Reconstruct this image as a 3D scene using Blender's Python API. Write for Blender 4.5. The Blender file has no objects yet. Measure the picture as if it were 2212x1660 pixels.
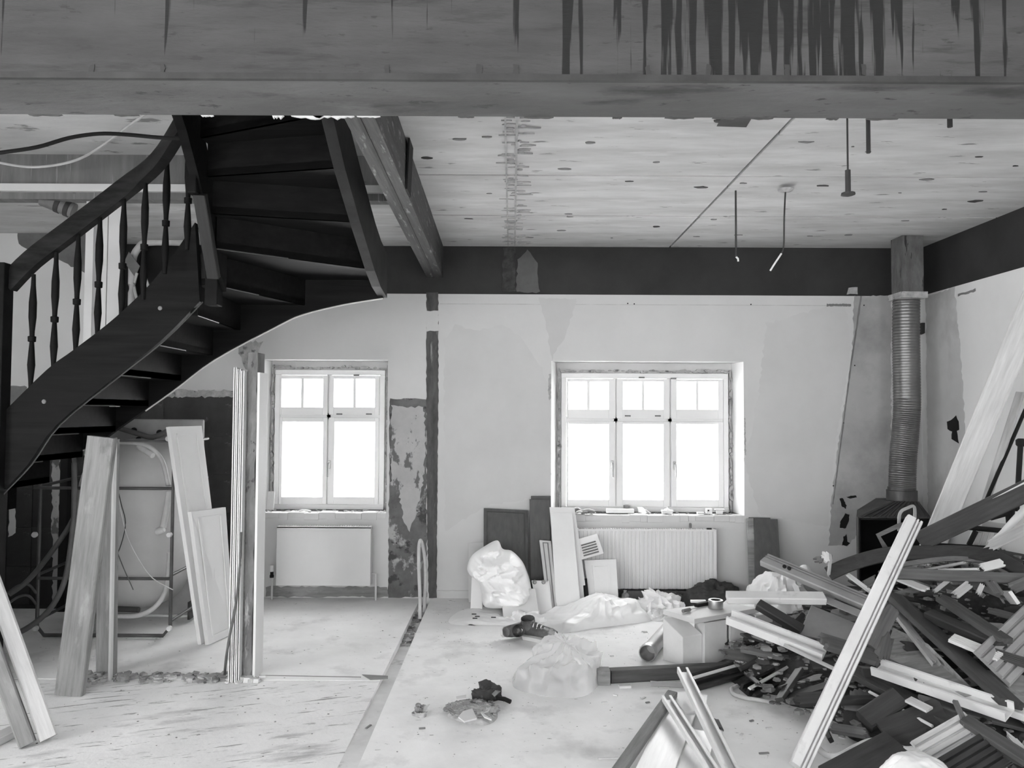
import bpy, bmesh, math, random
from mathutils import Vector as V, Matrix, Euler, noise

# ------------------------------------------------------------------ camera, world, exposure
sc = bpy.context.scene
COL = sc.collection
F, CX, CY, CH = 1650.0, 1106.0, 830.0, 1.6
camd = bpy.data.cameras.new('camera'); cam = bpy.data.objects.new('camera', camd); COL.objects.link(cam)
camd.sensor_width = 36; camd.lens = 36 * F / 2212; camd.clip_start = .05; camd.clip_end = 200
CM = Euler((math.pi / 2 + math.atan(60 / F), 0, 0)).to_matrix() @ Matrix.Rotation(.005, 3, 'Z')
cam.matrix_world = Matrix.Translation((0, 0, CH)) @ CM.to_4x4()
sc.camera = cam
world = bpy.data.worlds.new('overcast_sky'); sc.world = world; world.use_nodes = True
wn = world.node_tree.nodes; wn['Background'].inputs[0].default_value = (1, 1, 1, 1); wn['Background'].inputs[1].default_value = 5.0
vs = sc.view_settings; vs.view_transform = 'Standard'; vs.look = 'None'; vs.gamma = 1; vs.exposure = 1.45; vs.use_curve_mapping = False
def portal(loc, rot, sx, sy):
    l = bpy.data.lights.new('window_portal', 'AREA'); l.shape = 'RECTANGLE'; l.size = sx; l.size_y = sy; l.cycles.is_portal = True
    o = bpy.data.objects.new('window_portal', l); o.location = loc; o.rotation_euler = rot; COL.objects.link(o)
YB, ZC, XR, XL, YR = 6.6, 3.04, 3.54, -4.95, -3.2
ZB = 2.62
# daylight enters by the two windows of the back wall and by the tall windows behind the camera
REAR = [(-3.6, -2.0), (.2, 1.8)]; RZ0, RZ1 = .6, 2.4
SIDE = [(-2.5, -.7), (-.2, 1.7)]   # and by windows in the left wall, out of the picture

# ------------------------------------------------------------------ pixel -> place helpers
def ray(x, y): return CM @ V(((x - CX) / F, -(y - CY) / F, -1))
O = V((0, 0, CH))
def at(x, y, Y): d = ray(x, y); return O + d * (Y / d.y)
def fl(x, y, z=0.0): d = ray(x, y); return O + d * ((z - CH) / d.z)
def atx(x, y, X): d = ray(x, y); return O + d * (X / d.x)

RN = random.Random(11)
WM = {}
class MB:
    def __init__(s): s.v = []; s.f = []
    def add(s, vs_, fs):
        o = len(s.v); s.v += [V(a) for a in vs_]; s.f += [tuple(i + o for i in f) for f in fs]; return s
    def box(s, x0, x1, y0, y1, z0, z1):
        return s.add([(x0,y0,z0),(x1,y0,z0),(x1,y1,z0),(x0,y1,z0),(x0,y0,z1),(x1,y0,z1),(x1,y1,z1),(x0,y1,z1)],
                     [(3,2,1,0),(4,5,6,7),(0,1,5,4),(1,2,6,5),(2,3,7,6),(3,0,4,7)])
    def cbox(s, x0, x1, y0, y1, z0, z1, c=.004):
        # box with chamfered upright-section edges (along x)
        sec = [(y0+c,z0),(y1-c,z0),(y1,z0+c),(y1,z1-c),(y1-c,z1),(y0+c,z1),(y0,z1-c),(y0,z0+c)]
        n = 8; vs_ = [(x0,a,b) for a,b in sec] + [(x1,a,b) for a,b in sec]
        return s.add(vs_, [(i,(i+1)%n,(i+1)%n+n,i+n) for i in range(n)] + [tuple(range(n))[::-1], tuple(range(n,2*n))])
    def prism(s, poly, vec):
        vec = V(vec); n = len(poly); p = [V(a) for a in poly]
        return s.add(p + [a + vec for a in p], [(i,(i+1)%n,(i+1)%n+n,i+n) for i in range(n)] + [tuple(range(n))[::-1], tuple(range(n,2*n))])
    def ext(s, sec, x0, x1):
        # section (y,z) extruded along x
        n = len(sec)
        return s.add([(x0,a,b) for a,b in sec] + [(x1,a,b) for a,b in sec],
                     [(i,(i+1)%n,(i+1)%n+n,i+n) for i in range(n)] + [tuple(range(n))[::-1], tuple(range(n,2*n))])
    def sweep(s, pts, secs, up=(0,0,1), cap=True, closed=False):
        pts = [V(p) for p in pts]; m = len(pts); up = V(up); n = None; vs_ = []
        for i, p in enumerate(pts):
            t = (pts[min(i+1,m-1)] - pts[max(i-1,0)]) if not closed else pts[(i+1)%m] - pts[i-1]
            t.normalize(); sd = t.cross(up)
            if sd.length < 1e-4: sd = t.cross(V((.3,1,.1)))
            sd.normalize(); u = sd.cross(t).normalized()
            sec = secs(i) if callable(secs) else secs
            n = len(sec); vs_ += [p + sd*a + u*b for a, b in sec]
        fs = [(i*n+j, i*n+(j+1)%n, ((i+1)%m)*n+(j+1)%n, ((i+1)%m)*n+j) for i in range(m if closed else m-1) for j in range(n)]
        if cap and not closed: fs += [tuple(range(n))[::-1], tuple(range((m-1)*n, m*n))]
        return s.add(vs_, fs)
    def tube(s, pts, r, n=8, up=(0,0,1), closed=False):
        return s.sweep(pts, [(math.cos(2*math.pi*k/n)*r, math.sin(2*math.pi*k/n)*r) for k in range(n)], up, closed=closed)
    def lathe(s, prof, c=(0,0,0), n=12, M=None, cap=True):
        c = V(c); vs_ = []
        for r, z in prof:
            for k in range(n):
                a = 2*math.pi*k/n; p = V((r*math.cos(a), r*math.sin(a), z))
                if M: p = M @ p
                vs_.append(c + p)
        m = len(prof)
        fs = [(i*n+j, i*n+(j+1)%n, (i+1)*n+(j+1)%n, (i+1)*n+j) for i in range(m-1) for j in range(n)]
        if cap: fs += [tuple(range(n))[::-1], tuple(range((m-1)*n, m*n))]
        return s.add(vs_, fs)
    def build(s, name, m, parent=None, smooth=0, bevel=0, mw=None):
        me = bpy.data.meshes.new(name)
        if mw is None:
            lo = [min(v[i] for v in s.v) for i in range(3)]; hi = [max(v[i] for v in s.v) for i in range(3)]
            c = V(((lo[0]+hi[0])/2, (lo[1]+hi[1])/2, lo[2])); mw = Matrix.Translation(c); vs_ = [v - c for v in s.v]
        else: vs_ = s.v
        me.from_pydata([tuple(v) for v in vs_], [], s.f)
        b = bmesh.new(); b.from_mesh(me); bmesh.ops.recalc_face_normals(b, faces=b.faces); b.to_mesh(me); b.free()
        if smooth:
            me.polygons.foreach_set('use_smooth', [True]*len(me.polygons)); me.set_sharp_from_angle(angle=smooth)
        me.materials.append(m)
        return link(name, me, mw, parent, bevel)
def link(name, me, mw, parent=None, bevel=0):
    o = bpy.data.objects.new(name, me); COL.objects.link(o)
    if parent is not None: o.parent = parent; o.matrix_parent_inverse = WM[parent.name].inverted()
    o.matrix_basis = mw; WM[o.name] = mw.copy()
    if bevel:
        bm = o.modifiers.new('bevel', 'BEVEL'); bm.width = bevel; bm.segments = 2; bm.limit_method = 'ANGLE'
    return o
def tag(o, label, cat, group=None, kind=None):
    o['label'] = label; o['category'] = cat
    if group: o['group'] = group
    if kind: o['kind'] = kind
    return o
def thing(name, label, cat, loc=(0,0,0), group=None, kind=None):
    return tag(link(name, None, Matrix.Translation(V(loc))), label, cat, group, kind)
def struct(o, label=None):
    o['kind'] = 'structure'
    if label: o['label'] = label
    return o
def frame(p0, p1, nrm):
    # local x from p0 to p1, local z as near nrm as can be
    x = (p1 - p0); L = x.length; x = x / L; z = V(nrm); z = z - x * z.dot(x)
    if z.length < 1e-3: z = V((.2,.3,1)); z = z - x*z.dot(x)
    z.normalize(); y = z.cross(x)
    return Matrix(((x.x,y.x,z.x,p0.x),(x.y,y.y,z.y,p0.y),(x.z,y.z,z.z,p0.z),(0,0,0,1))), L

# ------------------------------------------------------------------ materials (greys: the photograph is black and white)
def mat(name, g, var=.12, s=4., st=(1,1,1), ro=.8, bp=.15, sp=(), met=0, rnd=0., rot=(0,0,0), spec=.3, bs=None, trans=0):
    m = bpy.data.materials.new(name); m.use_nodes = True; nt = m.node_tree; N = nt.nodes; L = nt.links
    b = N['Principled BSDF']; b.inputs['Roughness'].default_value = ro; b.inputs['Metallic'].default_value = met
    b.inputs['Specular IOR Level'].default_value = spec
    tc = N.new('ShaderNodeTexCoord')
    def nz(scale, stretch, detail=8, rt=rot, ofs=0):
        mp = N.new('ShaderNodeMapping'); mp.inputs['Scale'].default_value = stretch
        mp.inputs['Location'].default_value = (ofs, ofs*.7, ofs*1.3)
        src_ = tc.outputs['Object']
        if any(rt):
            m0 = N.new('ShaderNodeMapping'); m0.inputs['Rotation'].default_value = rt; L.new(src_, m0.inputs[0]); src_ = m0.outputs[0]
        L.new(src_, mp.inputs[0])
        t = N.new('ShaderNodeTexNoise'); t.inputs['Scale'].default_value = scale; t.inputs['Detail'].default_value = detail; t.inputs['Roughness'].default_value = .62
        L.new(mp.outputs[0], t.inputs['Vector']); return t
    def ramp(src, lo, hi, a, c):
        r = N.new('ShaderNodeMapRange'); r.inputs[1].default_value = lo; r.inputs[2].default_value = hi; r.inputs[3].default_value = a; r.inputs[4].default_value = c
        L.new(src, r.inputs[0]); return r.outputs[0]
    n1 = nz(s, st)
    cur = ramp(n1.outputs[0], .3, .7, g*(1-var), g*(1+var))
    for k, (g2, s2, st2, lo, hi) in enumerate(sp):
        n2 = nz(s2, st2, 6, ofs=3.1*(k+1)); f = ramp(n2.outputs[0], lo, hi, 0, 1)
        mx = N.new('ShaderNodeMix'); mx.data_type = 'FLOAT'; L.new(f, mx.inputs[0]); L.new(cur, mx.inputs[2]); mx.inputs[3].default_value = g2; cur = mx.outputs[0]
    if rnd:
        oi = N.new('ShaderNodeObjectInfo'); r = ramp(oi.outputs['Random'], 0, 1, 1-rnd, 1+rnd)
        mm = N.new('ShaderNodeMath'); mm.operation = 'MULTIPLY'; L.new(cur, mm.inputs[0]); L.new(r, mm.inputs[1]); cur = mm.outputs[0]
    cmb = N.new('ShaderNodeCombineColor')
    for i in range(3): L.new(cur, cmb.inputs[i])
    L.new(cmb.outputs[0], b.inputs['Base Color'])
    if bp:
        bu = N.new('ShaderNodeBump'); bu.inputs['Strength'].default_value = bp; bu.inputs['Distance'].default_value = .01
        src = n1 if bs is None else nz(bs, st)
        L.new(src.outputs[0], bu.inputs['Height']); L.new(bu.outputs[0], b.inputs['Normal'])
    if trans: b.inputs['Transmission Weight'].default_value = trans
    return m
WOODX = (1.2, 14, 14)
m_wall = mat('painted_plaster', .65, .06, 1.2, ro=.9, bp=.06, bs=30)
m_wall_r = mat('painted_plaster_sooty', .78, .06, 1.0, ro=.9, bp=.06, bs=30, sp=[(.6, 1.3, (1,1,.6), .56, .74)])
m_ceil = mat('bare_concrete_ceiling', .57, .22, 2.2, (.5,2.2,1), .9, .3, bs=18, sp=[(.25, 7, (.45,2.2,1), .635, .67), (.72, 3, (.4,2,1), .58, .72)])
m_conc = mat('raw_concrete', .11, .35, 2.5, (.35,1,2), .95, .5, bs=20, sp=[(.055, 6, (.3,1,2), .56, .68), (.06, 24, (.5,1,2), .62, .68), (.18, 3, (.4,1,2), .6, .75)])
m_band = mat('dark_ring_beam', .035, .25, 2.5, ro=.7, bp=.1, sp=[(.1, 2, (1,1,1), .66, .8)])
m_floor = mat('dusty_screed', .88, .1, 1.8, ro=.95, bp=.15, bs=25, sp=[(.6, 2.2, (1,1,1), .55, .75), (.36, 28, (.6,1.5,1), .66, .7)])
m_floor2 = mat('chiselled_screed', .88, .1, 1.6, ro=.95, bp=.5, bs=14, rot=(0,0,-.33), sp=[(.36, 9, (.3,3.4,1), .625, .66), (.42, 30, (.3,1.6,1), .62, .66), (.5, 3.5, (.5,2,1), .58, .72)])
m_rub = mat('rubble_grey', .36, .5, 12, ro=.95, bp=.5, sp=[(.1, 9, (1,1,1), .55, .65)])
m_stair = mat('dark_stained_wood', .012, .35, 3, (2,2,2), .55, .08, rnd=.1, spec=.05)
m_stairx = mat('dark_stained_board', .011, .4, 3, (.6,9,9), .55, .1, spec=.05)
m_edge = mat('pale_wood_edge', .07, .3, 6, ro=.5, bp=.1)  # paler than the boards, for thin lines along tread and string edges
m_beam = mat('worn_dark_timber', .055, .4, 3, (12,.8,12), .6, .4, sp=[(.3, 5, (8,1.2,4), .58, .72)])
m_white = mat('white_paint', .74, .03, 3, ro=.45, bp=.03)
m_frame = mat('window_white', .86, .02, 3, ro=.4, bp=.0)
m_white2 = mat('dusty_white_paint', .64, .08, 3, ro=.6, bp=.05)
m_rough = mat('broken_plaster_edge', .42, .35, 14, ro=.95, bp=.6, sp=[(.16, 16, (1,1,1), .56, .66)])
m_black = mat('black_gap', .012, .3, 6, ro=.8, bp=.1)
m_dark = mat('dark_grey', .05, .35, 5, ro=.7, bp=.2)
m_mid = mat('mid_grey', .2, .25, 5, ro=.7, bp=.15)
m_metal = mat('galvanised_metal', .42, .2, 6, ro=.35, bp=.05, met=.8)
m_dmetal = mat('dark_steel', .09, .3, 6, ro=.45, bp=.1, met=.5)
m_tile = mat('tile_adhesive_wall', .05, .4, 3, ro=.85, bp=.5, sp=[(.2, 7, (1,1,1), .62, .7)], rnd=.35)
m_peel = mat('peeled_render', .46, .15, 3, ro=.95, bp=.5, bs=12, sp=[(.16, 5, (1.6,1,.9), .54, .58)])
m_peel2 = mat('dark_peeled_render', .15, .35, 5, ro=.95, bp=.6, sp=[(.42, 9, (1,1,.7), .54, .62), (.07, 11, (1,1,1), .58, .64)])
# glass: clear, a little reflective
m_glass = bpy.data.materials.new('clear_glass'); m_glass.use_nodes = True
nt = m_glass.node_tree; nt.nodes.clear()
o_ = nt.nodes.new('ShaderNodeOutputMaterial'); tr = nt.nodes.new('ShaderNodeBsdfTransparent'); gl = nt.nodes.new('ShaderNodeBsdfGlossy'); mx_ = nt.nodes.new('ShaderNodeMixShader')
gl.inputs['Roughness'].default_value = .02; mx_.inputs[0].default_value = .06
nt.links.new(tr.outputs[0], mx_.inputs[1]); nt.links.new(gl.outputs[0], mx_.inputs[2]); nt.links.new(mx_.outputs[0], o_.inputs[0])
# concrete beam face with tar runs: vertical streaks that hang from above
def drip_mat():
    m = mat('tar_streaked_concrete', .072, .35, 2.5, (.35,1,1.6), .95, .5, bs=20, sp=[(.045, 6, (.3,1,2.5), .56, .68), (.05, 26, (.4,1,1.5), .62, .68), (.13, 3, (.4,1,2), .6, .75)])
    nt = m.node_tree; N = nt.nodes; L = nt.links; cmb = [n for n in N if n.bl_idname == 'ShaderNodeCombineColor'][0]
    src = cmb.inputs[0].links[0].from_socket
    tc = [n for n in N if n.bl_idname == 'ShaderNodeTexCoord'][0]
    sx = N.new('ShaderNodeSeparateXYZ'); L.new(tc.outputs['Object'], sx.inputs[0])
    mp = N.new('ShaderNodeMapping'); mp.inputs['Scale'].default_value = (26, 1, 1.1); L.new(tc.outputs['Object'], mp.inputs[0])
    t = N.new('ShaderNodeTexNoise'); t.inputs['Scale'].default_value = 1.0; t.inputs['Detail'].default_value = 4; L.new(mp.outputs[0], t.inputs['Vector'])
    # where along the beam the runs are (object x) - dense to the right, few to the left
    cr = N.new('ShaderNodeValToRGB'); mr = N.new('ShaderNodeMapRange'); mr.inputs[1].default_value = -.845; mr.inputs[2].default_value = 2.255
    L.new(sx.outputs[0], mr.inputs[0]); L.new(mr.outputs[0], cr.inputs[0])
    e = cr.color_ramp.elements; e[0].position = 0; e[0].color = (.0,)*3+(1,); e[1].position = 1; e[1].color = (.06,)*3+(1,)
    for p, c in ((.5,.0),(.53,.15),(.58,.15),(.61,.07),(.64,.16),(.7,.2),(.76,.2),(.83,.23),(.87,.16),(.92,.1),(.95,.12)):
        q = e.new(p); q.color = (c,)*3+(1,)
    zr = N.new('ShaderNodeMapRange'); zr.inputs[1].default_value = 0; zr.inputs[2].default_value = .25; zr.inputs[3].default_value = -.03; zr.inputs[4].default_value = .03; L.new(sx.outputs[2], zr.inputs[0])
    a1 = N.new('ShaderNodeMath'); a1.operation = 'ADD'; L.new(t.outputs[0], a1.inputs[0]); L.new(cr.outputs[0], a1.inputs[1])
    a2 = N.new('ShaderNodeMath'); a2.operation = 'ADD'; L.new(a1.outputs[0], a2.inputs[0]); L.new(zr.outputs[0], a2.inputs[1])
    f = N.new('ShaderNodeMapRange'); f.inputs[1].default_value = .66; f.inputs[2].default_value = .69; L.new(a2.outputs[0], f.inputs[0])
    mx = N.new('ShaderNodeMix'); mx.data_type = 'FLOAT'; L.new(f.outputs[0], mx.inputs[0]); L.new(src, mx.inputs[2]); mx.inputs[3].default_value = .022
    for i in range(3): L.new(mx.outputs[0], cmb.inputs[i])
    return m
m_drip = drip_mat()

# ------------------------------------------------------------------ the shell
def rough_poly(pts, step=.03, jit=.012, rn=RN):
    # polygon with broken edges (in the plane of its points)
    out = []
    for i, a in enumerate(pts):
        b = pts[(i+1) % len(pts)]; n = max(1, int((b-a).length/step))
        for k in range(n):
            p = a.lerp(b, k/n)
            if jit: p = p + V((rn.uniform(-jit,jit), 0, rn.uniform(-jit,jit)))
            out.append(p)
    return out
def patch(name, px, Y, m, parent, proud=.004, jit=.01, step=.03):
    pts = rough_poly([at(x, y, Y) for x, y in px], step, jit)
    for p in pts: p.y = Y
    return MB().prism(pts, (0, -proud, 0)).build(name, m, parent)
def patchx(name, px, X, m, parent, proud=.004, jit=.01):
    pts = [atx(x, y, X) for x, y in px]; out = []
    for i, a in enumerate(pts):
        b = pts[(i+1) % len(pts)]; n = max(1, int((b-a).length/.03))
        for k in range(n):
            p = a.lerp(b, k/n); out.append(V((X, p.y+RN.uniform(-jit,jit), p.z+RN.uniform(-jit,jit))))
    return MB().prism(out, (-proud, 0, 0)).build(name, m, parent)

CHX0, CHX1 = -.775, -.685     # floor chase
f1 = struct(MB().box(CHX1, XR+.3, YR, YB+.4, -.25, 0).build('floor', m_floor))
f2 = struct(MB().box(XL-.3, CHX0, 4.6, YB+.4, -.25, 0).build('floor', m_floor))
f3 = struct(MB().box(XL-.3, CHX0, YR, 4.597, -.25, -.002).build('floor', m_floor2))
cb = MB()
for i in range(40):
    y0, y1 = YR + (YB+.4-YR)*i/40, YR + (YB+.4-YR)*(i+1)/40
    def hz(y): return -.001 - .045*max(0, min(1, (y-3.6)/1.8)) + .004*noise.noise(V((y*5, 0, 0)))*(y>4)
    cb.add([(CHX0,y0,hz(y0)),(CHX1,y0,hz(y0)),(CHX1,y1,hz(y1)),(CHX0,y1,hz(y1)),(CHX0,y0,-.25),(CHX1,y0,-.25),(CHX1,y1,-.25),(CHX0,y1,-.25)],
           [(0,1,2,3),(7,6,5,4),(0,4,5,1),(1,5,6,2),(2,6,7,3),(3,7,4,0)])
struct(cb.build('floor', mat('chase_bed', .7, .15, 4, ro=.95, bp=.6, sp=[(.4, 6, (1,1,1), .6, .7)])))

# back wall with the two openings (plaster up to the ring beam)
def opening(x0, x1, y0, y1):
    a = at(x0, y1, YB); b = at(x1, y0, YB); return a.x, b.x, a.z, b.z
W1 = opening(553, 838, 778, 1108); W2 = opening(1190, 1606, 782, 1113)
wb = MB()
T = .42
wb.box(XL-.3, W1[0], YB, YB+T, -.1, ZB).box(W1[1], W2[0], YB, YB+T, -.1, ZB).box(W2[1], XR+.3, YB, YB+T, -.1, ZB)
for w in (W1, W2): wb.box(w[0], w[1], YB, YB+T, -.1, w[2]).box(w[0], w[1], YB, YB+T, w[3], ZB)
wall_back = struct(wb.build('wall_back', m_wall), 'pale plastered wall with two windows')
struct(MB().box(XL-.3, XR+.3, YB+.012, YB+T, ZB, ZC+.3).build('trim_1', m_band), 'dark concrete ring beam above the window wall')
wall_right = struct(MB().box(XR, XR+.3, YR, YB+T, -.1, ZB).build('wall_right', m_wall_r), 'pale plastered side wall')
struct(MB().box(XR+.012, XR+.3, YR, YB+T, ZB, ZC+.3).build('trim_2', m_band), 'dark ring beam above the side wall')
lw = MB(); ys = [YR-.3]
for a, b in SIDE:
    lw.box(XL-.3, XL, ys[-1], a, -.1, 3.6).box(XL-.3, XL, a, b, -.1, RZ0).box(XL-.3, XL, a, b, RZ1, 3.6); ys.append(b)
    portal((XL-.2, (a+b)/2, (RZ0+RZ1)/2), (math.pi/2, 0, math.pi/2*-1), b-a, RZ1-RZ0)
lw.box(XL-.3, XL, ys[-1], YB+T, -.1, 3.6)
wall_left = struct(lw.build('wall_left', m_wall))
rw = MB(); xs = [XL-.3]
for a, b in REAR:
    rw.box(xs[-1], a, YR-.3, YR, -.1, ZC+.3); xs.append(b)
    rw.box(a, b, YR-.3, YR, -.1, RZ0).box(a, b, YR-.3, YR, RZ1, ZC+.3)
    portal(((a+b)/2, YR-.1, (RZ0+RZ1)/2), (math.pi/2, 0, math.pi), b-a, RZ1-RZ0)
rw.box(xs[-1], XR+.3, YR-.3, YR, -.1, ZC+.3)
struct(rw.build('wall_rear', m_wall))
# unseen partition added left of the stair newel to shade under the stair
struct(MB().box(XL, -3.02, 4.4, 4.5, 0, 1.1).build('shade_partition', m_wall))
# ceiling of precast slabs, real joints between them; higher over the stair at the left
ZU, HY = 3.35, 5.18
ceiling = struct(MB().box(XL-.3, XR+.3, YR-.3, 2.35, ZC, ZC+.3).build('ceiling', m_ceil), 'bare concrete ceiling of precast slabs')
WX0, WX1 = -1.8, -.86
J = .009; XM = -.735
rows = [(2.55, 3.66), (3.66, 4.61), (4.61, 5.56), (5.56, YB+.02)]
for y0, y1 in rows:
    for x0, x1 in ((XM-.01, 1.37), (1.37, XR+.3)):
        MB().box(x0+J, x1-J, y0+J, y1-J, ZC+RN.uniform(0,.004), ZC+.3).build('ceiling_slab', m_ceil, ceiling)
MB().box(XL-.3, XM, HY+.1, YB+.02, ZC, ZC+.3).build('ceiling_slab', m_ceil, ceiling)
uc = MB().box(XL-.3, WX0, 2.55, HY, ZU, ZU+.2).box(WX1, XM, 2.55, HY, ZU, ZU+.2).box(WX0, WX1, 4.7, HY, ZU, ZU+.2)
uc.build('ceiling_slab', mat('scraped_white_ceiling', .66, .14, 2, (.6,1.6,1), .9, .4, bs=10, sp=[(.3, 5, (.5,1.6,1), .62, .66)]), ceiling)
jb = MB()
for y in (3.66, 4.61, 5.56): jb.box(XM, XR, y-J, y+J, ZC+.03, ZC+.2)
jb.box(1.37-J, 1.37+J, 2.55, YB, ZC+.03, ZC+.2).build('joint_filling', m_dark, ceiling)
# rough mortar strip where a partition met the slabs
mstrip = MB()
for k in range(150):
    y = 3.3 + (YB-3.35)*RN.random(); sd = RN.choice((-1,1)); w, d = RN.uniform(.01,.06), RN.uniform(.004,.014); x = .02 + sd*(w*.8 + RN.uniform(0,.02))
    mstrip.prism([V((x+w*math.cos(t)*RN.uniform(.5,1.2), y+d*math.sin(t)*RN.uniform(.5,1.2), ZC+.004)) for t in [i*6.283/7 for i in range(7)]], (0,0,-RN.uniform(.005,.009)))
mstrip.box(-.045,-.035,3.0,YB,ZC-.003,ZC+.004).box(.012,.024,3.0,YB,ZC-.004,ZC+.004)
mstrip.build('mortar_strip', mat('old_mortar', .4, .3, 9, ro=.95, bp=.4), ceiling)
# upper storey seen up the stair well: closed box
up = MB(); up.box(WX0-.3, WX1+.3, 2.3, 5.2, 5.0, 5.1).box(WX0-.35, WX0-.3, 2.3, 5.2, ZU+.2, 5.0).box(WX1+.3, WX1+.35, 2.3, 5.2, ZU+.2, 5.0).box(WX0-.3, WX1+.3, 5.15, 5.2, ZU+.2, 5.0).box(WX0-.3, WX1+.3, 2.25, 2.3, ZU+.2, 5.0)
struct(up.build('wall_stairwell', m_wall))
# the great concrete cross beam
BY0, BY1 = 2.31, 2.605
beam = struct(MB().box(XL, XR, BY0+.004, BY1, ZB, ZU+.2).build('trim_3', m_conc), 'tar-streaked concrete cross beam')
MB().box(XL, XR, BY0, BY0+.003, ZB+.017, ZU+.2).build('streaked_face', m_drip, beam)
MB().box(XL, XR, BY0-.004, BY0+.012, ZB-.003, ZB+.016).build('beam_arris', m_dark, beam)
for x in (200, 352, 836, 1035, 1115, 1400, 1530, 1700, 1866):
    p = at(x, 148, BY0); MB().prism(rough_poly([V((p.x-.008,BY0,p.z-.02)),V((p.x+.008,BY0,p.z-.022)),V((p.x+.006,BY0,p.z+.012)),V((p.x-.007,BY0,p.z+.01))], .01, .003), (0,-.003,0)).build('tie_hole', m_dark, beam)
x = 60
while x < 1900:   # torn skin of plaster along the far arris
    p = at(x, 243, BY1); big = 520 < x < 770; n = RN.randint(4,9); w = RN.uniform(.03,.12)
    q_ = [V((p.x, BY1, ZB)), V((p.x+w, BY1, ZB))] + [V((p.x+w*(1-k/n), BY1, ZB-RN.uniform(.001,.012 if big else .004))) for k in range(1, n)]
    MB().prism(q_, (0, .01, 0)).build('plaster_shred', m_white2 if 430 < x < 900 else m_conc, beam)
    x += RN.uniform(30, 60) if big else RN.uniform(60, 220)
# drop at the far edge of the stair ceiling, with the white head track of the old partition
hb = struct(MB().box(XL, XM, HY, HY+.1, ZC, ZU+.2).build('trim_4', mat('streaked_beam_paint', .2, .2, 3, (6,1,.7), .85, .2, sp=[(.4, 5, (9,1,.4), .62, .7), (.08, 4, (2,1,3), .66, .74)])), 'streaked drop beam over the old partition')
za, zb = at(200, 400, HY).z, at(200, 416, HY).z
MB().box(XL, XM, HY-.03, HY, zb, za).build('head_track', m_white, hb)
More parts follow.
